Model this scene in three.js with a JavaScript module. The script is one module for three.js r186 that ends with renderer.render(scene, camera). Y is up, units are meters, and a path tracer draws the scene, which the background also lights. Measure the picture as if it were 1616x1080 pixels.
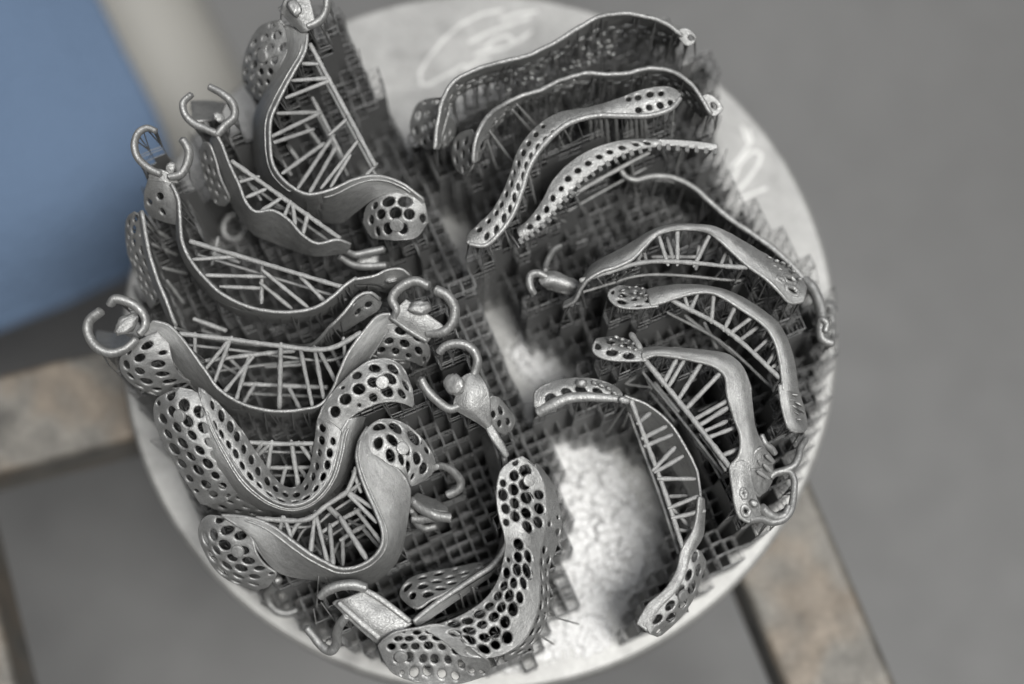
import * as THREE from 'three';
import { mergeGeometries, mergeVertices } from 'three/addons/utils/BufferGeometryUtils.js';
import { RoundedBoxGeometry } from 'three/addons/geometries/RoundedBoxGeometry.js';
import { RectAreaLightUniformsLib } from 'three/addons/lights/RectAreaLightUniformsLib.js';
import { ImprovedNoise } from 'three/addons/math/ImprovedNoise.js';

// ------------------------------------------------------------------ units
// everything on the plate is measured in "u" (the plate has a radius of 50 u); one u is S metres
const S = 0.0014;
const V = (x, y, z) => new THREE.Vector3(x, y, z);

// ------------------------------------------------------------------ camera, light, exposure
const scene = new THREE.Scene();
const EYE = V(12.06, 258.61, 57.91), AIM = V(4.73, 0, 1.36), FOCAL = 3000;   // FOCAL: in pixels of a 1616 x 1080 picture
const camera = new THREE.PerspectiveCamera(2 * Math.atan(540 / FOCAL) * 180 / Math.PI, 1616 / 1080, 0.02, 12);
camera.position.copy(EYE).multiplyScalar(S);
camera.lookAt(AIM.clone().multiplyScalar(S));
camera.focus = 231 * S;
camera.userData.fStop = 6.8;
scene.add(camera);
scene.background = new THREE.Color(0.065, 0.065, 0.066);

const renderer = new THREE.WebGLRenderer({ antialias: true });
renderer.toneMapping = THREE.LinearToneMapping;
renderer.toneMappingExposure = 1.0;
renderer.shadowMap.enabled = true;
RectAreaLightUniformsLib.init();

const LAMPS = {
  key: { label: 'square white panel lamp above and right of the plate, outside the picture', size: [0.42, 0.42], at: V(0.42, 1.72, 0.30), look: V(0, 0, 0), power: 77, color: 0xfffefb },
  fill: { label: 'long white panel lamp added as fill light, high above the plate, outside the picture', size: [2.2, 1.6], at: V(0.25, 2.1, -0.2), look: V(0, 0, 0), power: 1.6, color: 0xf8faff },  // unseen panel, added only to lift the shade
};

// ------------------------------------------------------------------ helpers
let seed = 7;
const rnd = () => { seed = (seed * 1664525 + 1013904223) >>> 0; return seed / 4294967296; };
const rr = (a, b) => a + (b - a) * rnd();
const noise = new ImprovedNoise();
const mixv = (a, b, t) => a.clone().lerp(b, t);

// a point of the place: seen at pixel (px, py) of the photograph and h above the plate
const FWD = AIM.clone().sub(EYE).normalize(), RIGHT = V().crossVectors(FWD, V(0, 1, 0)).normalize(), UPV = V().crossVectors(RIGHT, FWD);
function P3(px, py, h) {
  const d = FWD.clone().addScaledVector(RIGHT, (px - 808) / FOCAL).addScaledVector(UPV, -(py - 540) / FOCAL);
  return EYE.clone().addScaledVector(d, (h - EYE.y) / d.y);
}
// magnified details of the photograph that the measures were taken from: left, top, magnification
const A = [340, 0, 2.571], B = [180, 120, 2.7], C = [120, 420, 2.7], D = [300, 640, 3.177], E = [440, 700, 2.842], F = [600, 0, 2.571],
  G = [800, 220, 2.993], H = [820, 420, 2.454], I = [820, 580, 2.455], M = [600, 360, 2.571], N = [380, 900, 6], Q = [1160, 380, 4.155],
  R = [1120, 640, 4.909], T = [800, 380, 9], W = [640, 660, 5.4], O = [0, 0, 1];
const toPx = (f, v) => { const d = v.clone().sub(EYE), z = d.dot(FWD); return [(808 + FOCAL * d.dot(RIGHT) / z - f[0]) * f[2], (540 - FOCAL * d.dot(UPV) / z - f[1]) * f[2]]; };
const pt = (f, p) => { const y = f[1] + p[1] / f[2]; return P3(f[0] + p[0] / f[2], y, p[2] > 0 ? p[2] * (1 - 0.00022 * (y - 540)) : p[2]); };

// ------------------------------------------------------------------ textures and materials
function noiseTexture(size, fn, color, repeat) {
  const d = new Uint8Array(size * size * 4);
  for (let y = 0; y < size; y++) for (let x = 0; x < size; x++) {
    const c = fn(x / size, y / size), k = (y * size + x) * 4;
    d[k] = c[0] * 255; d[k + 1] = c[1] * 255; d[k + 2] = c[2] * 255; d[k + 3] = 255;
  }
  const t = new THREE.DataTexture(d, size, size);
  t.wrapS = t.wrapT = THREE.RepeatWrapping; t.magFilter = THREE.LinearFilter; t.minFilter = THREE.LinearMipmapLinearFilter; t.generateMipmaps = true;
  if (color) t.colorSpace = THREE.SRGBColorSpace;
  if (repeat) t.repeat.set(repeat, repeat);
  t.needsUpdate = true;
  return t;
}
const tile = (x, y, f, z) => {   // tiling noise, -1 .. 1
  const a = noise.noise(x * f, y * f, z), b = noise.noise((x - 1) * f, y * f, z), c = noise.noise(x * f, (y - 1) * f, z), d = noise.noise((x - 1) * f, (y - 1) * f, z);
  return (a * (1 - x) + b * x) * (1 - y) + (c * (1 - x) + d * x) * y;
};
const grainBump = noiseTexture(512, (x, y) => {
  const v = 0.5 + 0.36 * tile(x, y, 26, 1.3) + 0.3 * tile(x, y, 52, 4.1) + 0.22 * tile(x, y, 100, 7.7);
  const k = Math.min(1, Math.max(0, v)); return [k, k, k];
}, false, 1 / 0.008);
const grainColor = noiseTexture(512, (x, y) => {
  const v = 0.86 + 0.10 * tile(x, y, 34, 2.2) + 0.10 * tile(x, y, 9, 5.5) + 0.12 * tile(x, y, 80, 8.8);
  const k = Math.min(1, Math.max(0, v)); return [k, k, k * 0.995];
}, true, 1 / 0.011);
const grainRough = noiseTexture(512, (x, y) => {
  const k = Math.min(1, Math.max(0, 0.74 + 0.4 * tile(x, y, 30, 3.2) + 0.3 * tile(x, y, 80, 6.2))); return [k, k, k];
}, false, 1 / 0.009);

const METAL = new THREE.MeshStandardMaterial({ name: 'sandblasted cobalt chrome', color: new THREE.Color(0.45, 0.45, 0.447), metalness: 0.75, roughness: 0.8, map: grainColor, roughnessMap: grainRough, bumpMap: grainBump, bumpScale: 0.0001 });
const RODM = new THREE.MeshStandardMaterial({ name: 'printed cobalt chrome rod', color: new THREE.Color(0.50, 0.50, 0.497), metalness: 0.72, roughness: 0.76, map: grainColor, bumpMap: grainBump, bumpScale: 0.00016 });
const SHADED_WIRE = new THREE.MeshStandardMaterial({ name: 'printed cobalt chrome lattice darkened for shade', color: new THREE.Color(0.25, 0.25, 0.248), metalness: 0.78, roughness: 0.62 });  // same metal, coloured darker to stand in for shade between the webs
const POWDER = new THREE.MeshStandardMaterial({ name: 'white blasting powder', color: new THREE.Color(0.62, 0.618, 0.61), roughness: 0.95 });
const LACQUER = new THREE.MeshStandardMaterial({ color: new THREE.Color(0.7, 0.7, 0.7), roughness: 0.5 });

// ------------------------------------------------------------------ collecting the parts of one framework
let cur = null;
const frames = [];
function framework(label, fn) {
  cur = { label, parts: [], samples: [], support: [] };
  fn(); frames.push(cur); cur = null;
}
const addPart = (name, g, mat, label) => cur.parts.push({ name, g, mat, label });

function geom(pos, idx, uv) {
  const g = new THREE.BufferGeometry();
  g.setAttribute('position', new THREE.Float32BufferAttribute(pos, 3));
  if (!uv) { uv = new Float32Array(pos.length / 3 * 2); for (let i = 0; i < uv.length / 2; i++) { uv[2 * i] = (pos[3 * i] + pos[3 * i + 1] * 0.37) * S; uv[2 * i + 1] = (pos[3 * i + 2] + pos[3 * i + 1] * 0.61) * S; } }
  g.setAttribute('uv', new THREE.Float32BufferAttribute(uv, 2));
  g.setIndex(idx); g.computeVertexNormals();
  return g;
}

// sweep a round or flattened section along points; radius(t) in u, closed ends
function sweep(pts, radius, { flat = 1, seg = 10, closed = false, rough = 0.05, up = V(0, 1, 0) } = {}) {
  const n = pts.length, pos = [], idx = [];
  for (let i = 0; i < n; i++) {
    const a = pts[closed ? (i + n - 1) % n : Math.max(0, i - 1)], b = pts[closed ? (i + 1) % n : Math.min(n - 1, i + 1)];
    const t = b.clone().sub(a).normalize();
    let s = V().crossVectors(t, up); if (s.lengthSq() < 0.02) s = V().crossVectors(t, V(1, 0, 0.3)); s.normalize();
    const u = V().crossVectors(s, t).normalize();
    let r = radius(i / (n - 1)) * (1 + rough * noise.noise(pts[i].x * 1.1, pts[i].y * 1.1, pts[i].z * 1.1) * 2);
    for (let k = 0; k < seg; k++) {
      const w = k / seg * Math.PI * 2, q = r * (1 + rough * (rnd() - 0.5));
      pos.push(pts[i].x + s.x * Math.cos(w) * q + u.x * Math.sin(w) * q * flat, pts[i].y + s.y * Math.cos(w) * q + u.y * Math.sin(w) * q * flat, pts[i].z + s.z * Math.cos(w) * q + u.z * Math.sin(w) * q * flat);
    }
  }
  const m = closed ? n : n - 1;
  for (let i = 0; i < m; i++) for (let k = 0; k < seg; k++) {
    const a = i * seg + k, b = i * seg + (k + 1) % seg, c = ((i + 1) % n) * seg + k, d = ((i + 1) % n) * seg + (k + 1) % seg;
    idx.push(a, c, b, b, c, d);
  }
  if (!closed) for (const [e, dir] of [[0, -1], [n - 1, 1]]) {
    const o = pts[e].clone().addScaledVector(pts[e].clone().sub(pts[e ? e - 1 : 1]).normalize(), radius(e ? 1 : 0) * 0.55);
    const c = pos.length / 3; pos.push(o.x, o.y, o.z);
    for (let k = 0; k < seg; k++) { const a = e * seg + k, b = e * seg + (k + 1) % seg; dir < 0 ? idx.push(a, b, c) : idx.push(b, a, c); }
  }
  return geom(pos, idx);
}
const curvePts = (f, list, n) => new THREE.CatmullRomCurve3(list.map(p => pt(f, p)), false, 'centripetal').getPoints(n);

function rod(f, a, b, r = 0.29, name = 'cross_strut') {
  const p = pt(f, a), q = pt(f, b), e = q.clone().sub(p).normalize().multiplyScalar(name === 'cross_strut' ? 0.45 : 0); p.sub(e); q.add(e);
  const n = Math.max(4, Math.ceil(p.distanceTo(q) / 0.5)), pts = [];
  for (let i = 0; i <= n; i++) pts.push(mixv(p, q, i / n));
  const g = sweep(pts, t => r * 0.82 * (1 - 0.3 * Math.pow(Math.abs(2 * t - 1), 12)), { seg: 8, rough: 0.14 });
  addPart(name, g, RODM);
}
function rods(f, h1, h2, list, r) {
  for (const [x1, y1, x2, y2] of list) {
    rod(f, [x1, y1, h1], [x2, y2, h2], r);
    if (r > 0.28 && h1 > 25) rod(f, [x1 + rr(-6, 6), y1 + rr(-4, 4), h1 - 6.5], [x2 + rr(-6, 6), y2 + rr(-4, 4), h2 - 7.5], r * 0.5, 'lower_strut');   // the braces stand in tiers
  }
}
function bar(f, list, r = 0.36) {
  const pts = curvePts(f, list, list.length * 24);
  addPart('brace_rod', sweep(pts, () => r * 0.85, { seg: 8, rough: 0.13 }), RODM);
  addPart('lower_strut', sweep(pts.map(p => p.clone().add(V(0, -6.5, 0))), () => r * 0.5, { seg: 6, rough: 0.13 }), RODM);
}
function arm(f, list, r0, r1, name = 'clasp_arm', flat = 1.5) {
  const pts = curvePts(f, list, list.length * 12);
  addPart(name, sweep(pts, t => 0.8 * (r0 + (r1 - r0) * t) * (0.92 + 0.22 * Math.sin(t * Math.PI * 0.8)), { seg: 14, flat, rough: 0.03 }), METAL);
  for (let i = 0; i < pts.length; i += 3) cur.samples.push(pts[i].clone().add(V(0, -r0, 0)));
}
// a rounded lump (a rest, a stop): centre, half sizes along three directions
function lump(f, c, ax, ay, hz, name = 'rest') {
  const o = pt(f, c), X = pt(f, ax).sub(o), Y = pt(f, ay).sub(o), Z = V().crossVectors(X, Y).normalize(); if (Z.y < 0) Z.negate(); Z.multiplyScalar(hz);
  const g = new THREE.SphereGeometry(1, 20, 14), p = g.attributes.position;
  for (let i = 0; i < p.count; i++) {
    let x = p.getX(i), y = p.getY(i), z = p.getZ(i);
    const e = v => Math.sign(v) * Math.pow(Math.abs(v), 0.78), j = 1 + 0.24 * noise.noise(x * 2.3 + o.x, y * 2.3 + o.z, z * 2.3);
    x = e(x) * j; y = e(y) * j; z = e(z) * j;
    p.setXYZ(i, o.x + X.x * x + Y.x * y + Z.x * z, o.y + X.y * x + Y.y * y + Z.y * z, o.z + X.z * x + Y.z * y + Z.z * z);
  }
  const out = geom(Array.from(p.array), Array.from(g.index.array));
  addPart(name, out, METAL);
}

// ---- a curved sheet of metal with real thickness, rounded edges and (where asked) punched round holes
function surface(f, rows) {
  const cs = rows.map(r => new THREE.CatmullRomCurve3(r.map(p => pt(f, p)), false, 'centripetal'));
  const NU = 160, tab = cs.map(c => { const a = []; for (let i = 0; i <= NU; i++) a.push(c.getPoint(i / NU)); return a; });
  const at = (k, u) => { const x = Math.min(NU - 1e-6, Math.max(0, u * NU)), i = Math.floor(x); return mixv(tab[k][i], tab[k][i + 1], x - i); };
  const raw = (u, v) => {
    if (cs.length === 2) return mixv(at(0, u), at(1, u), v);
    const n = cs.length - 1, x = Math.min(n - 1e-6, Math.max(0, v * n)), i = Math.floor(x), t = x - i;
    const p1 = at(i, u), p2 = at(i + 1, u), p0 = i > 0 ? at(i - 1, u) : p1.clone().multiplyScalar(2).sub(p2), p3 = i + 2 <= n ? at(i + 2, u) : p2.clone().multiplyScalar(2).sub(p1);
    const c = (a, b, c2, d) => 0.5 * (2 * b + (c2 - a) * t + (2 * a - 5 * b + 4 * c2 - d) * t * t + (3 * b - a - 3 * c2 + d) * t * t * t);
    return V(c(p0.x, p1.x, p2.x, p3.x), c(p0.y, p1.y, p2.y, p3.y), c(p0.z, p1.z, p2.z, p3.z));
  };
  // equal steps of length along the middle
  const mid = [0]; let last = raw(0, 0.5);
  for (let i = 1; i <= NU; i++) { const q = raw(i / NU, 0.5); mid.push(mid[i - 1] + q.distanceTo(last)); last = q; }
  const L = mid[NU];
  const uOf = s => { let i = 1; while (i < NU && mid[i] < s) i++; return (i - 1 + Math.min(1, Math.max(0, (s - mid[i - 1]) / Math.max(1e-6, mid[i] - mid[i - 1])))) / NU; };
  return { raw, L, uOf, len: u => { const x = u * NU, i = Math.min(NU - 1, Math.floor(x)); return mid[i] + (mid[i + 1] - mid[i]) * (x - i); } };
}
function sheet(name, f, rows, o = {}) {
  const { th: th0 = 0.55, holes = null, round = [0, 0], bulge = 0, lumps = 0.035, bead = 1, support = true, label, frill = 0, cut = null, under = () => true, lines = [] } = o;
  const th = th0 * 0.66, sf = surface(f, rows), L = sf.L;
  const widthAt = u => { let w = 0, p = sf.raw(u, 0); for (let i = 1; i <= 4; i++) { const q = sf.raw(u, i / 4); w += q.distanceTo(p); p = q; } return w; };
  const WT = []; for (let i = 0; i <= 60; i++) WT.push(widthAt(i / 60));
  const wid = u => { const x = Math.min(59.999, u * 60), i = Math.floor(x); return WT[i] + (WT[i + 1] - WT[i]) * (x - i); };
  const cap = s => {
    let k = 1;
    if (round[0]) { const r = round[0]; if (s < r) k = Math.min(k, Math.sqrt(Math.max(0.0004, 1 - (1 - s / r) ** 2))); }
    if (round[1]) { const r = round[1]; if (L - s < r) k = Math.min(k, Math.sqrt(Math.max(0.0004, 1 - (1 - (L - s) / r) ** 2))); }
    return k;
  };
  const base = (s, v) => sf.raw(sf.uOf(s), v);
  const nrm = (s, v) => {
    const e = 0.02, a = base(Math.max(0, s - 0.3), v), b = base(Math.min(L, s + 0.3), v), c = base(s, Math.max(0, v - e)), d = base(s, Math.min(1, v + e));
    const n = V().crossVectors(b.sub(a), d.sub(c)); if (n.lengthSq() < 1e-12) return V(0, 1, 0); n.normalize(); if (n.y < 0) n.negate(); return n;
  };
  // place of (s, t): t in -1 .. 1 over the (capped) width; lift along the normal
  const place = (s, q, lift) => {
    const k = cap(s), v = 0.5 + 0.5 * q * k, p = base(s, v), n = nrm(s, v);
    const z = lift + bulge * (1 - (2 * v - 1) ** 2) + lumps * (noise.noise(p.x * 0.9, p.y * 0.9, p.z * 0.9) + 0.6 * noise.noise(p.x * 2.7, p.y * 2.7, p.z * 2.7 + 9));
    return p.addScaledVector(n, z);
  };
  const pos = [], idx = [], uv = [], cache = new Map(), gsExtra = [];
  const vert = (s, t, W2, side, lift) => {
    const key = Math.round(s * 400) + '_' + Math.round(t * 400) + '_' + side + '_' + Math.round(lift * 1000);
    if (cache.has(key)) return cache.get(key);
    const p = place(s, W2 > 1e-5 ? Math.max(-1, Math.min(1, t / W2)) : 0, side * lift), i = pos.length / 3;
    pos.push(p.x, p.y, p.z); uv.push(s * S + 0.001 * cur.parts.length, t * S); cache.set(key, i); return i;
  };
  const half = s => 0.5 * wid(sf.uOf(s)) * cap(s);
  const h2 = th / 2;
  if (holes) {
    const p = (holes.p || 2.0) * 0.82, r0 = (holes.r || 0.62) * 0.87, mask = holes.mask || (() => true), Wm = Math.max(...WT), off = holes.off || 0;
    const wu = 0.9 * Wm - 2 * (r0 + 0.26), cols = Math.max(1, Math.floor(wu / (p * 0.866) + 0.15) + 1), row = cols > 1 ? Math.min(p * 1.1, wu / (cols - 1)) : p * 0.866, sh = (holes.shift || 0) + (cols & 1 ? 0 : 0.5), ky = row / (p * 0.866);
    const nj = Math.ceil(Wm / 2 / row) + 2, ni = Math.ceil(L / p) + 1;
    for (let j = -nj; j <= nj; j++) for (let i = -1; i <= ni; i++) {
      const cs = (i + (j & 1 ? 0.5 : 0)) * p + off, ct = (j + sh) * row;
      const sc = Math.max(0, Math.min(L, cs)), lim = half(sc);
      if (cs < -p * 0.6 || cs > L + p * 0.6 || Math.abs(ct) > lim + p * 0.6) continue;
      const u = sf.uOf(sc), v = lim > 0 ? ct / (0.5 * wid(u)) * 0.5 + 0.5 : 0.5;
      // room left for the hole
      let room = Math.min(cs, L - cs, lim - Math.abs(ct));   // to the nearest edge
      for (let k = 0; k < 6; k++) { const w = k * Math.PI / 3, s2 = cs + Math.cos(w) * r0, t2 = ct + Math.sin(w) * r0; if (s2 > 0 && s2 < L) room = Math.min(room, half(s2) - Math.abs(t2) + r0); }
      let r = Math.min(r0 * rr(0.84, 1.08), room - 0.26);
      const jx = rr(-0.13, 0.13), jy = rr(-0.13, 0.13), open = r > 0.22 && mask(u, v) && (!holes.stop || Math.hypot(u - holes.stop[0], (v - holes.stop[1]) * 0.6) > 0.0);
      const ring = k => {
        const w = k * Math.PI / 6, R2 = (k & 1) ? p / Math.sqrt(3) : p / 2;
        return [Math.max(0, Math.min(L, cs + Math.cos(w) * R2)), ct + Math.sin(w) * R2 * ky];
      };
      const loops = { 1: [], [-1]: [] };
      for (const side of [1, -1]) {
        const outer = [], lip = [], edge = [];
        for (let k = 0; k < 12; k++) {
          const [s, t] = ring(k); const hh = half(s); outer.push(vert(s, Math.max(-hh, Math.min(hh, t)), hh, side, h2));
          if (open) {
            const w = k * Math.PI / 6, c = Math.cos(w), d = Math.sin(w);
            const sa = cs + jx + c * (r + 0.17), ta = ct + jy + d * (r + 0.17), sb = cs + jx + c * r, tb = ct + jy + d * r;
            const cl = (s3, t3) => { s3 = Math.max(0, Math.min(L, s3)); const q = half(s3); return [s3, Math.max(-q, Math.min(q, t3)), q]; };
            lip.push(vert(...cl(sa, ta), side, h2 * 1.16)); edge.push(vert(...cl(sb, tb), side, h2 * 0.45));
          }
        }
        if (open) {
          for (let k = 0; k < 12; k++) {
            const m = (k + 1) % 12, q = (a, b, c, d) => side > 0 ? idx.push(a, b, c, b, d, c) : idx.push(a, c, b, b, c, d);
            q(outer[k], outer[m], lip[k], lip[m]); q(lip[k], lip[m], edge[k], edge[m]);
          }
        } else {
          const hh = half(sc), c = vert(sc, Math.max(-hh, Math.min(hh, ct)), hh, side, h2);
          for (let k = 0; k < 12; k++) { const m = (k + 1) % 12; side > 0 ? idx.push(outer[k], outer[m], c) : idx.push(outer[m], outer[k], c); }
        }
        loops[side] = edge;
      }
      if (open) for (let k = 0; k < 12; k++) { const m = (k + 1) % 12; idx.push(loops[1][k], loops[1][m], loops[-1][k], loops[1][m], loops[-1][m], loops[-1][k]); }
    }
  } else {
    const step = cut ? 0.16 : 0.45, nu = Math.max(6, Math.ceil(L / step)), nv = Math.max(4, Math.ceil(Math.max(...WT) / step));
    const inside = (q, c, k = 1) => { const x = q[0] - c[0], y = q[1] - c[1], ca = Math.cos(c[4]), sa = Math.sin(c[4]); return ((x * ca + y * sa) / c[2]) ** 2 + ((y * ca - x * sa) / c[3]) ** 2 < k; };
    const tops = [];
    for (const side of [1, -1]) {
      const g = [];
      for (let i = 0; i <= nu; i++) for (let j = 0; j <= nv; j++) {
        const s = i / nu * L, q = j / nv * 2 - 1, p = place(s, q, side * h2); if (cut) { tops[pos.length / 3] = side > 0 ? toPx(f, p) : tops[g.length]; } g.push(pos.length / 3); pos.push(p.x, p.y, p.z); uv.push(s * S + 0.001 * cur.parts.length, q * 0.5 * Math.max(...WT) * S);
      }
      for (let i = 0; i < nu; i++) for (let j = 0; j < nv; j++) {
        const a = g[i * (nv + 1) + j], b = g[(i + 1) * (nv + 1) + j], c = g[i * (nv + 1) + j + 1], d = g[(i + 1) * (nv + 1) + j + 1];
        if (cut && cut.some(e => inside(tops[a], e) || inside(tops[d], e))) continue;
        side > 0 ? idx.push(a, b, c, b, d, c) : idx.push(a, c, b, b, c, d);
      }
    }
    for (const c of cut || []) {   // the rounded rim of each opening
      const ring = [];
      for (let k = 0; k < 26; k++) {
        const w = k / 26 * Math.PI * 2, x = c[2] * Math.cos(w), y = c[3] * Math.sin(w), tx = c[0] + x * Math.cos(c[4]) - y * Math.sin(c[4]), ty = c[1] + x * Math.sin(c[4]) + y * Math.cos(c[4]);
        let best = 1e9, bi = 0; for (let i = 0; i < tops.length / 2; i++) { const d = (tops[i][0] - tx) ** 2 + (tops[i][1] - ty) ** 2; if (d < best) { best = d; bi = i; } }
        ring.push(V(pos[3 * bi], pos[3 * bi + 1] - h2 * 0.8, pos[3 * bi + 2]));
      }
      gsExtra.push(sweep(ring, () => h2 * 1.25, { seg: 8, closed: true, rough: 0.04 }));
    }
  }
  const clean = []; for (let k = 0; k < idx.length; k += 3) if (idx[k] !== idx[k + 1] && idx[k + 1] !== idx[k + 2] && idx[k] !== idx[k + 2]) clean.push(idx[k], idx[k + 1], idx[k + 2]);
  const gs = [geom(pos, clean, uv), ...gsExtra];
  // the rounded edge all round
  const loop = [], ns = Math.max(10, Math.ceil(L / 0.4)), nw = q => Math.max(2, Math.ceil(wid(q) * cap(q * L) / 0.4));
  for (let i = 0; i <= ns; i++) loop.push(place(i / ns * L, -1, 0));
  for (let j = 1; j < nw(1); j++) loop.push(place(L, -1 + 2 * j / nw(1), 0));
  for (let i = ns; i >= 0; i--) loop.push(place(i / ns * L, 1, 0));
  for (let j = nw(0) - 1; j > 0; j--) loop.push(place(0, -1 + 2 * j / nw(0), 0));
  const lp = []; for (const p of loop) if (!lp.length || p.distanceTo(lp[lp.length - 1]) > 0.12) lp.push(p);
  gs.push(sweep(lp, () => h2 * 1.04 * bead, { seg: 8, closed: true, rough: 0.06 + frill }));
  for (const q of lines) {   // a raised finishing line along the sheet
    const l = []; for (let i = 0; i <= ns; i++) { const s = (0.04 + 0.92 * i / ns) * L; l.push(place(s, q, h2 + 0.02)); }
    gs.push(sweep(l, () => 0.15, { seg: 6, rough: 0.12 }));
  }
  (cur.sheets = cur.sheets || []).push({ place, nrm, L, h2 });
  addPart(name, mergeGeometries(gs), METAL, label);
  if (support) for (let i = 0; i <= L / 0.7; i++) { const s = Math.min(L, i * 0.7), n = Math.max(2, Math.ceil(half(s) * 2 / 0.7)); if (under(s / L)) for (let j = 0; j <= n; j++) cur.samples.push(place(s, j / n * 2 - 1, -h2)); }
  return { place, L };
}
const between = (a, b, t) => a.map((p, i) => p.map((v, k) => v + (b[i][k] - v) * t));
const plate = (f, rows, o) => sheet('connector_plate', f, rows, o);
const saddle = (f, rows, o = {}) => sheet('mesh_saddle', f, rows, { holes: {}, th: 0.5, ...o });
// the round stop on a saddle, set square to the surface that it stands on
function stop(f, c, r = 0.95) { r *= 0.84;
  const o = pt(f, c); let best = 1e9, at = o, n = V(0, 1, 0);
  for (const h of cur.sheets) for (let i = 0; i <= 30; i++) for (let j = -8; j <= 8; j++) { const p = h.place(i / 30 * h.L, j / 8, h.h2), q = toPx(O, p), w = toPx(O, o), d = Math.hypot(q[0] - w[0], q[1] - w[1]) - p.y * 0.3; if (d < best) { best = d; at = p; n = h.nrm(i / 30 * h.L, 0.5 + j / 16); } }
  const px = toPx(O, o); const up = P3(px[0], px[1], at.y);
  const g = new THREE.CylinderGeometry(r * 0.93, r, 0.28, 24, 1), d = new THREE.SphereGeometry(r * 0.93, 24, 8, 0, Math.PI * 2, 0, Math.PI / 2);
  d.scale(1, 0.1, 1); d.translate(0, 0.14, 0); const m = mergeGeometries([g, d]);
  m.applyQuaternion(new THREE.Quaternion().setFromUnitVectors(V(0, 1, 0), n)); m.translate(up.x, up.y + 0.12, up.z);
  const q = geom(Array.from(m.attributes.position.array), Array.from(m.index.array)); addPart('tissue_stop', q, METAL);
}

// ------------------------------------------------------------------ the frameworks, left half of the plate
const FWGROUP = 'printed denture frameworks standing on the round plate';

framework('tall V-shaped metal framework at the upper left, long diagonal brace and a fan of struts', () => {
  plate(A, [
    [[372, 140, 34], [362, 210, 34], [318, 290, 34], [262, 395, 33.5], [226, 480, 33], [220, 575, 33], [238, 680, 33], [292, 745, 33], [372, 788, 33], [470, 770, 33], [560, 730, 33], [650, 714, 33], [750, 742, 33], [838, 805, 32]],
    [[325, 120, 33], [325, 210, 33], [285, 290, 32], [225, 385, 31], [190, 475, 29], [186, 585, 27], [208, 705, 26], [276, 785, 26], [372, 830, 27], [480, 825, 29], [570, 785, 31], [650, 755, 32], [750, 762, 32.2], [842, 818, 31.6]],
    [[285, 105, 32], [290, 205, 31.5], [250, 300, 30], [196, 395, 27], [160, 480, 22], [160, 600, 19], [190, 735, 18], [270, 820, 18], [380, 880, 20], [500, 900, 23], [575, 850, 27.5], [650, 800, 31], [748, 780, 32], [836, 828, 31.4]]], { th: 0.7, lines: [-0.72] });
  saddle(A, [
    [[225, 78, 31], [170, 125, 29], [130, 200, 27], [112, 290, 25], [125, 360, 23], [165, 415, 22]],
    [[262, 85, 32], [225, 150, 31], [190, 215, 30], [170, 290, 28], [170, 350, 26], [185, 405, 24]],
    [[300, 105, 32], [300, 180, 32], [265, 260, 31], [232, 320, 29], [215, 370, 27], [200, 405, 26]]], { round: [2, 2.6], holes: { p: 2.35, r: 0.72 } });
  stop(A, [190, 228, 29], 1.1);
  saddle(A, [
    [[600, 850, 29], [672, 802, 31.6], [760, 782, 32], [838, 812, 31.6], [866, 880, 30.6]],
    [[604, 905, 28], [672, 872, 30.8], [750, 866, 31.4], [815, 876, 31.2], [858, 902, 30]],
    [[622, 962, 26.6], [684, 968, 28.8], [750, 972, 29.6], [812, 962, 29.6], [854, 928, 29.4]]], { round: [1.5, 2.2], holes: { p: 2.3, r: 0.85 } });
  stop(A, [735, 915, 29.5], 1.1);
  sheet('clasp_body', A, [[[262, 35, 34], [310, 0, 35], [372, -18, 35]], [[292, 70, 34], [330, 55, 35.2], [385, 30, 35]], [[352, 125, 34], [372, 120, 34.5], [400, 100, 34.5]]], { th: 0.8 });
  lump(A, [322, 32, 35.6], [342, 60, 35.6], [340, 16, 35.6], 0.7);
  arm(A, [[372, 110, 34.5], [412, 92, 34.5], [440, 62, 34.6], [452, 10, 35], [440, -40, 35]], 0.62, 0.5);
  arm(A, [[275, 50, 34], [290, 5, 35], [330, -40, 35.5]], 0.5, 0.4);
  bar(A, [[383, 178, 32.5], [515, 425, 32], [648, 672, 32]], 0.36);
  rods(A, 32.5, 32.2, [[348, 258, 422, 260], [322, 326, 446, 318], [298, 392, 456, 330]], 0.32);
  rods(A, 31, 28, [[262, 460, 412, 455], [232, 552, 418, 462], [240, 578, 388, 528]], 0.33);
  bar(A, [[392, 395, 27], [470, 545, 27], [520, 650, 27]], 0.32);
  rods(A, 30, 27, [[280, 698, 432, 588], [340, 756, 474, 556], [388, 772, 488, 598]], 0.34);
  rods(A, 32, 31.5, [[436, 755, 582, 566], [474, 748, 540, 640], [618, 704, 648, 672], [470, 540, 532, 484]], 0.3);
  rods(A, 22, 22, [[372, 515, 424, 585], [300, 600, 330, 640], [256, 640, 300, 700]], 0.3);
});

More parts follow.
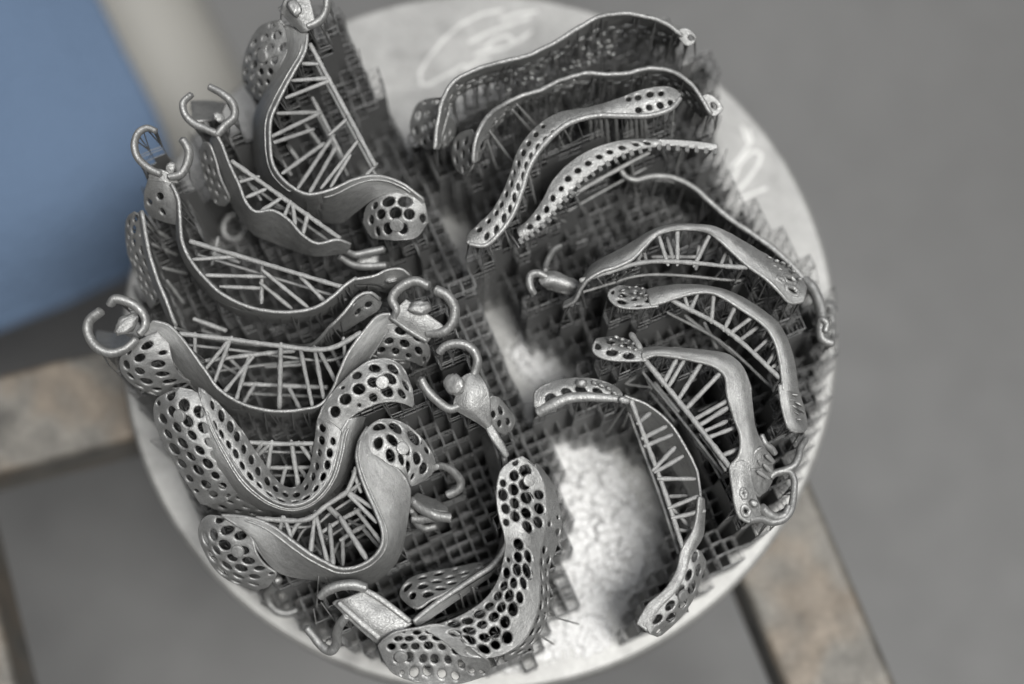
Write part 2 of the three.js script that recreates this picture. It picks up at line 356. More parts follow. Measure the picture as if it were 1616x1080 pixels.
framework('narrow wavy metal framework with a C-shaped clasp, beside the tall V-shaped one', () => {
  plate(B, [
    [[432, 240, 32], [462, 300, 32], [486, 365, 32], [530, 460, 32], [566, 545, 32], [602, 578, 32], [675, 574, 32], [740, 610, 32], [802, 678, 32], [868, 714, 32], [950, 698, 32], [1004, 716, 31]],
    [[415, 275, 29], [440, 330, 29], [468, 400, 29], [515, 495, 29], [555, 570, 29], [600, 620, 28.5], [680, 640, 28.5], [745, 680, 28.5], [805, 720, 29], [872, 736, 30], [945, 730, 30], [996, 735, 30]],
    [[400, 310, 24], [425, 370, 24], [452, 440, 24], [500, 530, 24], [545, 610, 24], [600, 670, 24], [680, 705, 24], [745, 730, 24], [810, 752, 26], [875, 762, 28], [945, 755, 28], [985, 750, 29]]], { th: 0.65 });
  saddle(B, [
    [[365, 300, 27], [375, 380, 25], [400, 470, 23], [440, 560, 22]],
    [[400, 270, 30], [430, 350, 29], [455, 440, 28], [505, 540, 26]]], { round: [1.2, 1.2], holes: { p: 2.1, r: 0.65 } });
  arm(B, [[445, 250, 32], [390, 226, 32], [335, 200, 32], [300, 160, 32.3], [294, 115, 32.6], [330, 78, 33]], 0.62, 0.45);
  arm(B, [[440, 250, 32], [470, 215, 32.2], [512, 172, 32.5], [505, 118, 33], [460, 76, 33.2], [405, 46, 33.2]], 0.66, 0.5);
  sheet('clasp_body', B, [[[330, 195, 28], [390, 190, 28], [440, 185, 29]], [[340, 150, 25], [400, 150, 25], [455, 150, 27]], [[330, 110, 22], [400, 110, 22], [470, 120, 24]]], { th: 0.6 });
  lump(B, [446, 176, 31.4], [462, 196, 31.2], [462, 168, 31.2], 0.35);
  bar(B, [[500, 362, 31.6], [720, 520, 31.4], [962, 692, 31.6]], 0.36);
  rods(B, 31.5, 31.5, [[540, 450, 604, 432], [575, 512, 632, 488], [636, 570, 706, 524], [728, 590, 746, 545], [770, 622, 762, 558], [806, 668, 822, 598]], 0.33);
  rods(B, 26, 28, [[560, 440, 620, 520], [690, 560, 740, 570]], 0.25);
  arm(B, [[500, 590, 9], [470, 630, 8.5], [475, 680, 8], [515, 700, 8], [552, 670, 8.4], [555, 615, 9], [505, 588, 9]], 0.55, 0.55, 'clasp_ring', 1.5);
  arm(B, [[985, 745, 27], [1030, 762, 26], [1085, 752, 26], [1150, 738, 26]], 0.5, 0.55);
  arm(B, [[960, 770, 25], [1020, 805, 24], [1085, 812, 24], [1160, 808, 24]], 0.5, 0.6);
  lump(B, [1080, 790, 24], [1130, 780, 24], [1080, 812, 24], 0.5);
});

framework('bow-shaped metal framework at the left with an open ring clasp and slanting brace', () => {
  arm(B, [[200, 420, 33], [150, 395, 33], [100, 348, 33], [86, 292, 33.4], [104, 242, 33.8], [140, 222, 34], [180, 236, 34]], 0.62, 0.42);
  arm(B, [[232, 432, 33], [282, 420, 33], [310, 375, 33.2], [318, 320, 33.6], [290, 268, 34]], 0.6, 0.62);
  sheet('clasp_body', B, [[[155, 400, 32.5], [200, 405, 33], [262, 430, 32.5]], [[155, 440, 32], [205, 445, 32.6], [268, 452, 32]]], { th: 0.7 });
  lump(B, [240, 392, 33], [258, 404, 32.8], [230, 412, 32.8], 0.4);
  saddle(B, [
    [[150, 440, 32], [134, 500, 30], [136, 560, 28], [165, 610, 27]],
    [[200, 445, 32.6], [200, 505, 31.5], [205, 570, 30], [230, 622, 29]],
    [[245, 458, 32.4], [268, 510, 32], [275, 580, 31.5], [285, 650, 31]]], { round: [0, 0.8], th: 0.55, holes: { p: 2.7, r: 0.62, mask: (u, v) => u > 0.25 && v < 0.85 } });
  plate(B, [
    [[244, 462, 33], [272, 520, 33], [280, 600, 33], [288, 700, 33], [322, 780, 33], [376, 850, 33], [446, 920, 33], [540, 972, 33], [640, 1000, 33], [760, 1006, 33], [862, 985, 33], [932, 940, 33], [990, 888, 33], [1030, 862, 33]],
    [[250, 466, 32], [268, 522, 31], [270, 605, 30], [275, 706, 29], [308, 795, 29], [365, 870, 29], [438, 942, 29], [535, 995, 29], [640, 1022, 29], [762, 1026, 29], [868, 1003, 29], [940, 958, 29], [1000, 905, 30], [1038, 880, 31]],
    [[255, 500, 28], [266, 560, 26], [280, 650, 24], [300, 740, 23], [335, 830, 23], [385, 905, 23], [455, 972, 23], [545, 1020, 22], [640, 1042, 22], [765, 1045, 22], [875, 1020, 22], [950, 975, 23], [1010, 930, 25], [1048, 900, 28]]], { th: 0.75 });
  plate(B, [
    [[1020, 868, 33], [1110, 852, 33], [1170, 826, 33], [1225, 824, 33], [1256, 848, 32.5]],
    [[1030, 890, 31], [1110, 885, 31], [1170, 890, 30.5], [1215, 895, 30.5], [1250, 872, 31]],
    [[1048, 905, 27], [1110, 905, 28], [1160, 918, 28], [1200, 915, 28.5], [1240, 890, 29.5]]], { th: 0.6 });
  lump(B, [1180, 870, 32], [1205, 866, 32], [1182, 882, 32], 0.4);
  bar(B, [[322, 704, 32], [640, 800, 32], [972, 900, 32.4]], 0.36);
  rods(B, 32.4, 31.6, [[345, 782, 520, 770]], 0.3);
  rods(B, 31.5, 30, [[405, 850, 632, 855], [640, 835, 815, 978], [798, 860, 888, 952]], 0.32);
  rods(B, 29, 28, [[465, 898, 640, 905], [632, 890, 745, 982], [630, 805, 628, 955]], 0.3);
  rods(B, 22, 22, [[430, 760, 520, 790], [420, 790, 440, 700]], 0.25);
});

framework('slim half hidden framework at the far left edge, thin strip with one row of holes', () => {
  plate(B, [
    [[118, 580, 32], [128, 640, 32], [148, 750, 32], [184, 865, 32], [226, 970, 32], [262, 1062, 31]],
    [[105, 590, 29], [112, 650, 28], [134, 760, 28], [172, 880, 28], [214, 985, 28], [250, 1066, 28]]], { th: 0.8 });
  saddle(B, [
    [[112, 580, 31], [120, 650, 30], [142, 760, 30], [178, 870, 29], [216, 975, 28]],
    [[85, 582, 30], [72, 650, 28], [85, 750, 26], [125, 860, 25], [170, 975, 24]],
    [[60, 592, 28], [52, 650, 25], [64, 760, 23], [108, 880, 22], [165, 1010, 21]]], { round: [1.4, 1.4], holes: { p: 2.3, r: 0.75 }, frill: 0.2 });
  plate(C, [
    [[420, 262, 31], [520, 300, 26], [640, 322, 20], [780, 335, 17], [900, 338, 20], [1010, 332, 28], [1080, 262, 32], [1150, 190, 33], [1200, 130, 33], [1250, 114, 33], [1292, 140, 32]],
    [[420, 270, 27], [520, 310, 22], [640, 335, 16], [780, 348, 14], [900, 350, 16], [1020, 342, 24], [1092, 280, 28], [1160, 212, 29], [1206, 165, 30], [1250, 135, 30.5], [1290, 150, 31]]], { th: 0.7 });
  saddle(C, [
    [[1110, 235, 31], [1165, 185, 32], [1210, 135, 32.5], [1255, 122, 32.5], [1296, 150, 31.5]],
    [[1120, 290, 26], [1190, 245, 28], [1240, 215, 29.5], [1285, 185, 30.5], [1302, 165, 31]]], { round: [1, 1], holes: { p: 2.2, r: 0.66, mask: u => u > 0.3 } });
  bar(C, [[500, 225, 26], [640, 276, 26]], 0.35);
  rods(B, 24, 20, [[150, 640, 230, 690], [215, 820, 300, 840], [230, 880, 290, 960], [170, 720, 260, 760]], 0.28);
});

framework('large metal framework across the left middle with an open clasp at both ends', () => {
  arm(C, [[268, 290, 34], [292, 260, 34], [292, 218, 34.2], [262, 178, 34.5], [212, 150, 34.8], [165, 142, 35], [146, 164, 34.6]], 0.62, 0.66);
  arm(C, [[258, 312, 34], [205, 356, 34], [140, 370, 34], [88, 346, 34], [52, 290, 34], [54, 238, 34.4], [105, 192, 35]], 0.62, 0.7);
  lump(C, [214, 248, 34.6], [262, 232, 34.6], [206, 290, 34.6], 0.9);
  sheet('clasp_body', C, [[[100, 345, 28], [160, 368, 30], [240, 320, 33]], [[90, 320, 22], [150, 320, 22], [210, 300, 27]], [[90, 280, 18], [150, 290, 18], [200, 285, 22]]], { th: 0.6, support: true });
  saddle(C, [
    [[300, 300, 33.5], [230, 345, 32.6], [192, 395, 31.4], [195, 445, 30], [240, 500, 28], [330, 548, 25.5]],
    [[345, 285, 34], [300, 345, 33.5], [265, 400, 32.5], [275, 455, 31], [315, 505, 29], [390, 548, 26]],
    [[388, 312, 33], [395, 350, 33], [405, 400, 32.5], [420, 440, 31.5], [448, 470, 30], [500, 500, 28]]], { round: [1.5, 1], holes: { p: 2.5, r: 0.86, mask: (u, v) => u > 0.06 && v < 0.92 } });
  plate(C, [
    [[330, 236, 34], [390, 252, 34], [432, 290, 34], [484, 355, 34], [545, 440, 33.5], [605, 522, 33], [700, 584, 33], [785, 610, 33], [870, 620, 33], [960, 612, 33], [1040, 592, 33], [1092, 530, 33], [1118, 465, 33.5], [1160, 372, 34], [1220, 288, 34], [1290, 212, 34], [1335, 204, 34]],
    [[310, 262, 33.5], [360, 285, 33.5], [402, 325, 33], [452, 398, 32], [520, 480, 30], [590, 560, 28], [695, 615, 26], [785, 636, 25], [870, 644, 25], [965, 636, 25], [1052, 612, 26], [1118, 550, 29], [1152, 480, 31], [1200, 395, 32.5], [1255, 320, 33.2], [1305, 255, 33.6], [1345, 225, 33.6]],
    [[290, 290, 33], [340, 315, 32.5], [385, 360, 31], [435, 440, 29], [505, 520, 25], [585, 590, 21], [690, 635, 18], [785, 652, 17], [870, 658, 17], [970, 650, 17], [1068, 628, 19], [1140, 570, 24], [1185, 490, 28], [1240, 405, 30.5], [1285, 340, 32], [1325, 280, 33], [1360, 240, 33]]], { th: 0.65, lines: [0.9] });
  saddle(C, [
    [[1290, 262, 33.5], [1360, 248, 33.5], [1440, 285, 33], [1495, 335, 32], [1510, 400, 30]],
    [[1275, 325, 32], [1350, 315, 32.5], [1420, 335, 32], [1468, 368, 31], [1490, 410, 29]],
    [[1262, 385, 29], [1340, 385, 30], [1400, 395, 29.5], [1450, 410, 28.5], [1480, 430, 27]]], { round: [1.2, 1.2], holes: { p: 2.35, r: 0.74 } });
  saddle(C, [[[1258, 380, 29], [1330, 395, 29], [1420, 400, 28]], [[1262, 415, 25], [1330, 425, 25], [1415, 430, 25]]], { holes: { p: 1.9, r: 0.5 }, support: false });
  arm(M, [[60, 360, 34.5], [66, 332, 35], [48, 290, 35.2], [74, 248, 35.6], [140, 216, 36], [196, 236, 36]], 0.62, 0.68);
  arm(M, [[190, 430, 34], [252, 424, 34.6], [290, 388, 35], [302, 330, 35.4], [274, 278, 36], [222, 250, 36]], 0.66, 0.74);
  sheet('clasp_body', M, [[[42, 366, 34.5], [110, 415, 34.2], [188, 460, 33.6]], [[72, 330, 35], [150, 380, 35], [222, 418, 34.4]], [[105, 296, 35], [175, 345, 35], [252, 400, 34.6]]], { th: 0.7 });
  arm(M, [[44, 364, 34.6], [110, 412, 34.4], [186, 458, 33.8]], 0.35, 0.35, 'clasp_ridge');
  lump(M, [160, 325, 35.8], [205, 328, 35.8], [150, 352, 35.8], 1.1);
  bar(C, [[440, 288, 33.2], [640, 310, 33], [850, 338, 33], [1076, 352, 33.2], [1215, 284, 33.8]], 0.38);
  bar(C, [[530, 408, 29], [740, 380, 29], [930, 360, 29.5]], 0.34);
  bar(C, [[700, 502, 25.5], [880, 510, 25.5], [1070, 518, 26]], 0.34);
  rods(C, 33, 31.5, [[506, 298, 505, 385], [655, 312, 548, 444], [655, 316, 590, 492], [1140, 318, 1146, 400]], 0.32);
  rods(C, 29, 31, [[752, 388, 634, 534], [735, 392, 684, 562], [956, 358, 1004, 584], [1016, 354, 1052, 552], [1034, 358, 1110, 500]], 0.33);
  rods(C, 25.5, 27, [[760, 506, 718, 576], [905, 516, 952, 606]], 0.32);
  rods(C, 33, 29, [[872, 342, 866, 596]], 0.4);
  rods(C, 23, 24, [[620, 420, 700, 470], [700, 440, 640, 380], [820, 430, 960, 420], [1090, 360, 1132, 440]], 0.26);
});

framework('perforated horseshoe framework at the lower left with a broad sieve-like outer saddle', () => {
  saddle(C, [
    [[375, 540, 32], [340, 580, 31], [336, 640, 30], [362, 730, 29], [418, 830, 28], [480, 930, 27], [545, 1030, 25]],
    [[440, 522, 33.4], [430, 580, 33.6], [442, 650, 33.2], [480, 745, 32.6], [530, 835, 31.6], [580, 920, 30], [630, 1000, 27]],
    [[505, 515, 33], [545, 580, 33.5], [572, 655, 33.5], [598, 740, 33], [630, 820, 32], [668, 890, 31], [720, 960, 29]]], { round: [1.4, 1], holes: { p: 2.4, r: 0.84 } });
  saddle(C, [
    [[560, 900, 27], [640, 950, 28], [740, 990, 28], [850, 1024, 28]],
    [[540, 1010, 22], [620, 1040, 22], [720, 1060, 22], [840, 1068, 22]]], { holes: { p: 2.3, r: 0.66 }, round: [0.6, 0.8] });
  plate(C, [
    [[545, 570, 33.6], [585, 680, 33.6], [650, 800, 33.4], [735, 920, 33.2], [840, 1000, 33], [930, 1022, 33], [1010, 990, 33], [1075, 910, 33.2], [1108, 810, 33.4], [1130, 710, 33.6], [1160, 655, 33.6]],
    [[540, 600, 33.3], [572, 710, 33.2], [630, 835, 32.6], [715, 955, 31], [830, 1030, 29], [935, 1046, 28], [1030, 1010, 28.5], [1105, 925, 30], [1148, 820, 31.5], [1172, 720, 32.5], [1195, 650, 33]],
    [[535, 630, 33], [560, 745, 32.4], [612, 870, 31], [700, 985, 27], [820, 1050, 23], [940, 1064, 22], [1048, 1025, 22], [1128, 940, 24], [1180, 825, 26], [1205, 725, 29], [1225, 645, 31]]], { th: 0.65, lines: [-0.8, -0.55] });
  saddle(C, [
    [[522, 520, 33.5], [600, 585, 33], [700, 700, 32], [780, 820, 31], [850, 915, 30], [905, 950, 30], [962, 935, 30], [1000, 860, 31], [1018, 760, 32], [1034, 650, 33]],
    [[530, 560, 34], [590, 650, 33.8], [672, 760, 33.5], [752, 880, 33], [835, 968, 32.6], [915, 998, 32.4], [985, 970, 32.6], [1035, 890, 33], [1060, 785, 33.6], [1085, 670, 34]],
    [[540, 590, 33.8], [590, 690, 33.8], [655, 800, 33.6], [738, 918, 33.4], [838, 998, 33.2], [928, 1020, 33.2], [1008, 988, 33.2], [1070, 908, 33.4], [1102, 808, 33.6], [1126, 705, 33.8]]], { frill: 0.35, holes: { p: 1.9, r: 0.58 } });
  saddle(C, [
    [[1034, 650, 33], [1060, 590, 33.5], [1105, 530, 34], [1175, 460, 34.5], [1250, 408, 34.5], [1335, 400, 34], [1405, 445, 33]],
    [[1075, 690, 33.6], [1105, 625, 34.2], [1155, 565, 34.8], [1225, 515, 35], [1300, 485, 35], [1370, 490, 34.4], [1430, 525, 33]],
    [[1118, 705, 33.4], [1150, 660, 33.6], [1200, 620, 33.8], [1270, 588, 34], [1340, 575, 34], [1400, 585, 33.2], [1445, 605, 32]]], { frill: 0.25, round: [0, 0.8], holes: { p: 2.5, r: 0.8 } });
  stop(C, [440, 640, 32.2], 1.0); stop(C, [1305, 497, 35.2], 1.0);
  bar(C, [[740, 752, 31], [870, 758, 31], [1012, 756, 31.4]], 0.36);
  bar(C, [[790, 860, 27], [900, 860, 27], [1004, 858, 27.5]], 0.32);
  rods(C, 31, 29.5, [[832, 758, 814, 880], [955, 760, 1012, 842], [786, 766, 758, 806], [812, 772, 770, 812], [1000, 760, 1010, 800]], 0.32);
  rods(C, 30, 28, [[918, 758, 948, 945]], 0.38);
  rods(C, 27, 28.5, [[892, 862, 872, 945], [952, 862, 985, 905]], 0.32);
});

framework('framework with two broad smooth lobes at the lower left, a web of struts between them', () => {
  saddle(D, [
    [[150, 552, 32], [80, 562, 31], [46, 625, 29.5], [78, 740, 28], [160, 850, 26.5], [340, 935, 25]],
    [[200, 565, 32.6], [150, 615, 32], [140, 680, 31.2], [175, 760, 30.2], [250, 840, 29], [390, 905, 27.5]],
    [[250, 590, 32.8], [275, 620, 32.8], [310, 670, 32.4], [330, 740, 32], [372, 800, 31], [450, 850, 30]]], { round: [1.4, 1.2], holes: { p: 2.45, r: 0.84 } });
  plate(D, [
    [[160, 552, 33], [250, 558, 33.4], [350, 580, 33.6], [430, 620, 33.8], [520, 688, 33.8], [600, 745, 33.6], [680, 790, 33.2], [750, 818, 33], [830, 812, 33], [905, 775, 33.2], [958, 710, 33.6], [966, 640, 34], [932, 535, 34.4], [890, 440, 34.8], [852, 340, 35], [836, 255, 35], [852, 175, 34.6], [890, 110, 34]],
    [[240, 590, 33], [280, 610, 33], [350, 660, 32.4], [425, 720, 31.5], [510, 770, 30.5], [595, 805, 29], [675, 838, 27], [755, 855, 26], [845, 845, 26.5], [935, 805, 28], [1000, 735, 30.5], [1015, 660, 32.2], [1005, 555, 33.4], [985, 460, 34.2], [950, 370, 34.8], [905, 285, 35], [880, 210, 34.8], [890, 150, 34.2]],
    [[275, 625, 32.8], [310, 670, 32.4], [360, 745, 31], [440, 828, 29], [520, 855, 27], [600, 865, 24], [675, 880, 21], [765, 900, 19], [870, 900, 19], [970, 845, 23], [1040, 760, 27], [1068, 665, 30], [1085, 560, 31.6], [1098, 470, 32.4], [1085, 385, 33.4], [1020, 310, 34.2], [930, 270, 34.6], [895, 220, 34.4]]], { th: 0.7, bulge: 0.35, lines: [-0.82] });
  saddle(D, [
    [[862, 235, 35], [878, 140, 34.6], [930, 85, 34], [985, 72, 33.5], [1062, 90, 33], [1155, 165, 32], [1215, 255, 31], [1234, 335, 30]],
    [[900, 250, 35.2], [935, 195, 35], [975, 165, 34.8], [1022, 175, 34.4], [1075, 210, 34], [1130, 262, 33.2], [1170, 315, 32.2], [1180, 365, 31]],
    [[935, 285, 34.6], [975, 295, 34.6], [1010, 300, 34.4], [1045, 312, 34.2], [1072, 335, 33.8], [1090, 362, 33], [1104, 390, 32.4], [1115, 410, 32]]], { round: [0.8, 0.8], holes: { p: 2.3, r: 0.8 } });
  stop(D, [1066, 216, 34.8], 1.0); stop(D, [238, 733, 31.4], 1.0);
  arm(W, [[255, 420, 31], [305, 408, 30], [370, 430, 29], [430, 480, 28], [470, 545, 27], [450, 610, 26.5], [360, 655, 26]], 0.5, 0.65);
  arm(W, [[50, 700, 29], [110, 755, 28], [190, 800, 27], [270, 835, 26.5], [375, 850, 26]], 0.7, 0.75);
  arm(W, [[50, 860, 25], [120, 865, 25], [210, 855, 25.5], [280, 845, 26]], 0.65, 0.6);
  arm(W, [[40, 780, 27], [75, 830, 25], [90, 890, 24], [160, 940, 23], [260, 925, 23]], 0.5, 0.5);
  sheet('clasp_body', W, [[[60, 690, 29], [140, 740, 28], [260, 790, 27], [350, 800, 26]], [[100, 650, 25], [180, 680, 24], [270, 720, 24], [345, 770, 25]]], { th: 0.6 });
  arm(N, [[345, 95, 21], [300, 170, 15], [255, 235, 11], [275, 320, 10], [345, 390, 10], [440, 412, 10], [540, 380, 10]], 0.6, 0.6);
  bar(D, [[330, 568, 33], [590, 570, 33], [680, 505, 33], [785, 436, 33.4]], 0.37);
  bar(D, [[785, 436, 33.4], [815, 370, 33.6], [832, 310, 34]], 0.33);
  bar(D, [[505, 655, 31], [540, 595, 31], [610, 556, 31.5]], 0.33);
  bar(D, [[655, 640, 29], [760, 572, 29], [860, 518, 30]], 0.33);
  bar(D, [[752, 680, 25], [800, 645, 25], [880, 600, 26]], 0.33);
  rods(D, 33, 32.6, [[460, 572, 452, 615], [475, 574, 502, 645], [842, 400, 815, 420]], 0.32);
  rods(D, 31.5, 32, [[625, 545, 603, 742], [630, 550, 686, 778]], 0.34);
  rods(D, 33, 32.8, [[790, 442, 922, 575], [800, 440, 905, 508], [822, 345, 850, 420]], 0.32);
  rods(D, 29.5, 32, [[835, 530, 962, 692], [700, 610, 716, 788]], 0.34);
  rods(D, 31, 31.5, [[760, 574, 886, 774]], 0.42);
  rods(D, 31, 29, [[688, 508, 762, 574]], 0.42);
  rods(D, 25, 27, [[764, 680, 766, 790], [860, 610, 945, 706]], 0.33);
  rods(D, 22, 24, [[640, 640, 690, 660], [740, 700, 700, 780], [800, 580, 840, 600], [610, 690, 650, 740]], 0.24);
});

framework('framework in the lower middle with a hooked clasp above and a grooved bar below', () => {
  arm(M, [[372, 612, 33.5], [386, 578, 33.5], [394, 535, 34], [372, 492, 34.4], [322, 470, 34.6], [265, 480, 34.4], [238, 506, 34]], 0.7, 0.6);
  arm(M, [[325, 722, 33.4], [285, 735, 33.4], [232, 702, 33.6], [186, 652, 34], [165, 612, 34.2]], 0.66, 0.6);
  plate(M, [
    [[335, 610, 34], [318, 665, 34], [305, 728, 33.6], [370, 768, 33], [430, 808, 32]],
    [[365, 595, 34.2], [365, 660, 34.6], [365, 720, 34.4], [400, 760, 33.6], [440, 800, 32.4]],
    [[395, 598, 33.6], [425, 640, 34], [440, 700, 33.6], [440, 750, 33], [448, 795, 32]]], { th: 0.7, lumps: 0.1 });
  lump(M, [300, 634, 34.4], [328, 606, 34.8], [326, 664, 34.8], 0.75);
  saddle(M, [
    [[442, 665, 33.4], [440, 730, 32.6], [445, 800, 31.6]],
    [[478, 690, 32], [488, 750, 31.4], [478, 825, 30]],
    [[515, 725, 29.5], [542, 785, 28.5], [505, 850, 28]]], { round: [1.2, 1.2], holes: { p: 2.0, r: 0.66 } });
  plate(M, [
    [[428, 798, 32], [455, 850, 32], [485, 892, 31.6], [510, 928, 31]],
    [[448, 800, 32], [472, 842, 32], [496, 882, 31.6], [514, 920, 31]]], { th: 0.9 });
  plate(M, [
    [[440, 830, 29], [470, 900, 28], [490, 980, 26], [500, 1060, 24]],
    [[415, 850, 22], [430, 920, 20], [450, 990, 18], [470, 1060, 17]]], { th: 0.6 });
  plate(E, [
    [[1010, 60, 30], [1030, 200, 27], [1040, 330, 25], [1020, 450, 25], [960, 545, 26], [880, 600, 27], [790, 660, 28], [690, 730, 29], [610, 795, 30]],
    [[990, 70, 24], [1010, 200, 21], [1020, 330, 20], [1005, 470, 21], [945, 575, 23], [870, 635, 25], [790, 695, 27], [700, 760, 28.4], [622, 812, 29.6]]], { th: 1.5, bead: 0.75 });
  saddle(E, [
    [[575, 725, 27], [548, 670, 25], [590, 612, 24], [690, 580, 23], [800, 560, 22], [920, 535, 22]],
    [[605, 735, 29], [600, 690, 27.5], [640, 645, 26.5], [720, 620, 25.5], [810, 595, 25], [925, 560, 25]],
    [[625, 755, 30], [670, 710, 29], [730, 680, 28.5], [790, 645, 27.5], [860, 600, 26.5], [940, 570, 26]]], { round: [1.4, 1], th: 0.6, holes: { p: 2.3, r: 0.72 } });
  plate(E, [
    [[250, 715, 31], [300, 765, 31], [370, 830, 31], [450, 895, 30]],
    [[310, 700, 31.8], [370, 745, 31.8], [440, 805, 31.8], [510, 865, 31]],
    [[385, 668, 31.2], [440, 702, 31.2], [510, 755, 31.2], [588, 808, 31]]], { th: 0.9, lumps: 0.11 });
  arm(E, [[268, 715, 32], [340, 780, 32], [450, 872, 31.4]], 0.45, 0.45, 'plate_ridge', 0.6);
  arm(E, [[375, 652, 32], [450, 695, 32], [588, 800, 31.4]], 0.42, 0.42, 'plate_ridge', 0.6);
  arm(E, [[390, 650, 32], [345, 636, 32.2], [270, 640, 32.4], [215, 662, 32], [185, 690, 31.6]], 0.85, 0.6);
  arm(N, [[1010, 430, 31], [950, 500, 30], [912, 590, 28], [905, 700, 26], [850, 765, 25], [765, 720, 24.5], [690, 630, 24.5], [620, 545, 25]], 0.75, 0.6, 'clasp_arm', 1.1);
  rods(N, 27, 22, [[735, 60, 720, 330], [800, 70, 850, 180], [770, 320, 900, 500], [690, 380, 715, 510], [720, 500, 840, 450]], 0.1);
});

framework('boomerang-shaped framework covered in round holes, at the bottom middle beside the powder', () => {
  saddle(E, [
    [[1035, 72, 33], [992, 140, 33.4], [980, 240, 33.6], [992, 330, 33.6], [1012, 400, 33.4], [1020, 460, 33.2], [1010, 530, 33], [985, 620, 33], [930, 700, 33], [850, 760, 33], [740, 808, 33.2], [650, 830, 33.2]],
    [[1090, 62, 33.4], [1078, 150, 33.2], [1078, 250, 33.2], [1088, 340, 33.4], [1096, 410, 33.6], [1096, 480, 33.8], [1084, 570, 34], [1064, 665, 34.2], [1008, 765, 34.2], [925, 838, 34.2], [810, 868, 34.2], [735, 880, 33.6]],
    [[1140, 78, 32.6], [1180, 170, 32], [1196, 270, 31.4], [1192, 370, 31.2], [1174, 450, 31.8], [1160, 540, 32.4], [1164, 660, 32.6], [1146, 780, 32.6], [1088, 885, 32.6], [1000, 945, 32.8], [900, 960, 33], [820, 950, 33]]], { round: [1.6, 0], holes: { p: 2.0, r: 0.76, mask: (u, v) => !(u > 0.33 && u < 0.42) && !(v > 0.68 && u > 0.33 && u < 0.72) && u < 0.93 } });
  saddle(E, [
    [[1140, 85, 32], [1184, 170, 31.6], [1200, 270, 31], [1196, 370, 30.8], [1178, 450, 31.4], [1164, 540, 32.2], [1168, 660, 32.4], [1150, 780, 32.4], [1092, 888, 32.2], [1004, 950, 32.2]],
    [[1172, 105, 30.5], [1224, 190, 29.8], [1254, 280, 29], [1262, 385, 28.2], [1236, 480, 28.4], [1206, 580, 29], [1210, 690, 29], [1192, 800, 28.8], [1122, 912, 28.4], [1020, 980, 28]]], { round: [0.8, 0.8], holes: { p: 2.1, r: 0.7, mask: (u, v) => !(u > 0.36 && u < 0.44) } });
  stop(E, [1123, 166, 33], 0.95);
  saddle(E, [
    [[470, 872, 33], [530, 846, 33.2], [620, 830, 33.4], [720, 815, 33.4], [800, 850, 33.6], [880, 930, 33.6], [960, 985, 32.6]],
    [[445, 915, 32], [520, 915, 32.6], [620, 912, 32.8], [720, 918, 32.8], [800, 945, 32.8], [870, 990, 32.2], [940, 1020, 31]],
    [[462, 985, 30], [520, 1030, 30], [610, 1065, 30], [720, 1078, 30], [800, 1075, 29.6], [880, 1055, 29.4], [950, 1030, 29]]], { round: [1.8, 1], bulge: -0.3, holes: { p: 1.9, r: 0.6, mask: (u, v) => !(u > 0.72 && v < 0.55) } });
  stop(E, [548, 958, 32.8], 1.0);
  rods(E, 29, 18, [[1195, 770, 1340, 810], [1150, 850, 1230, 900], [1060, 900, 1120, 935], [815, 680, 830, 740], [870, 650, 890, 720]], 0.14);
});

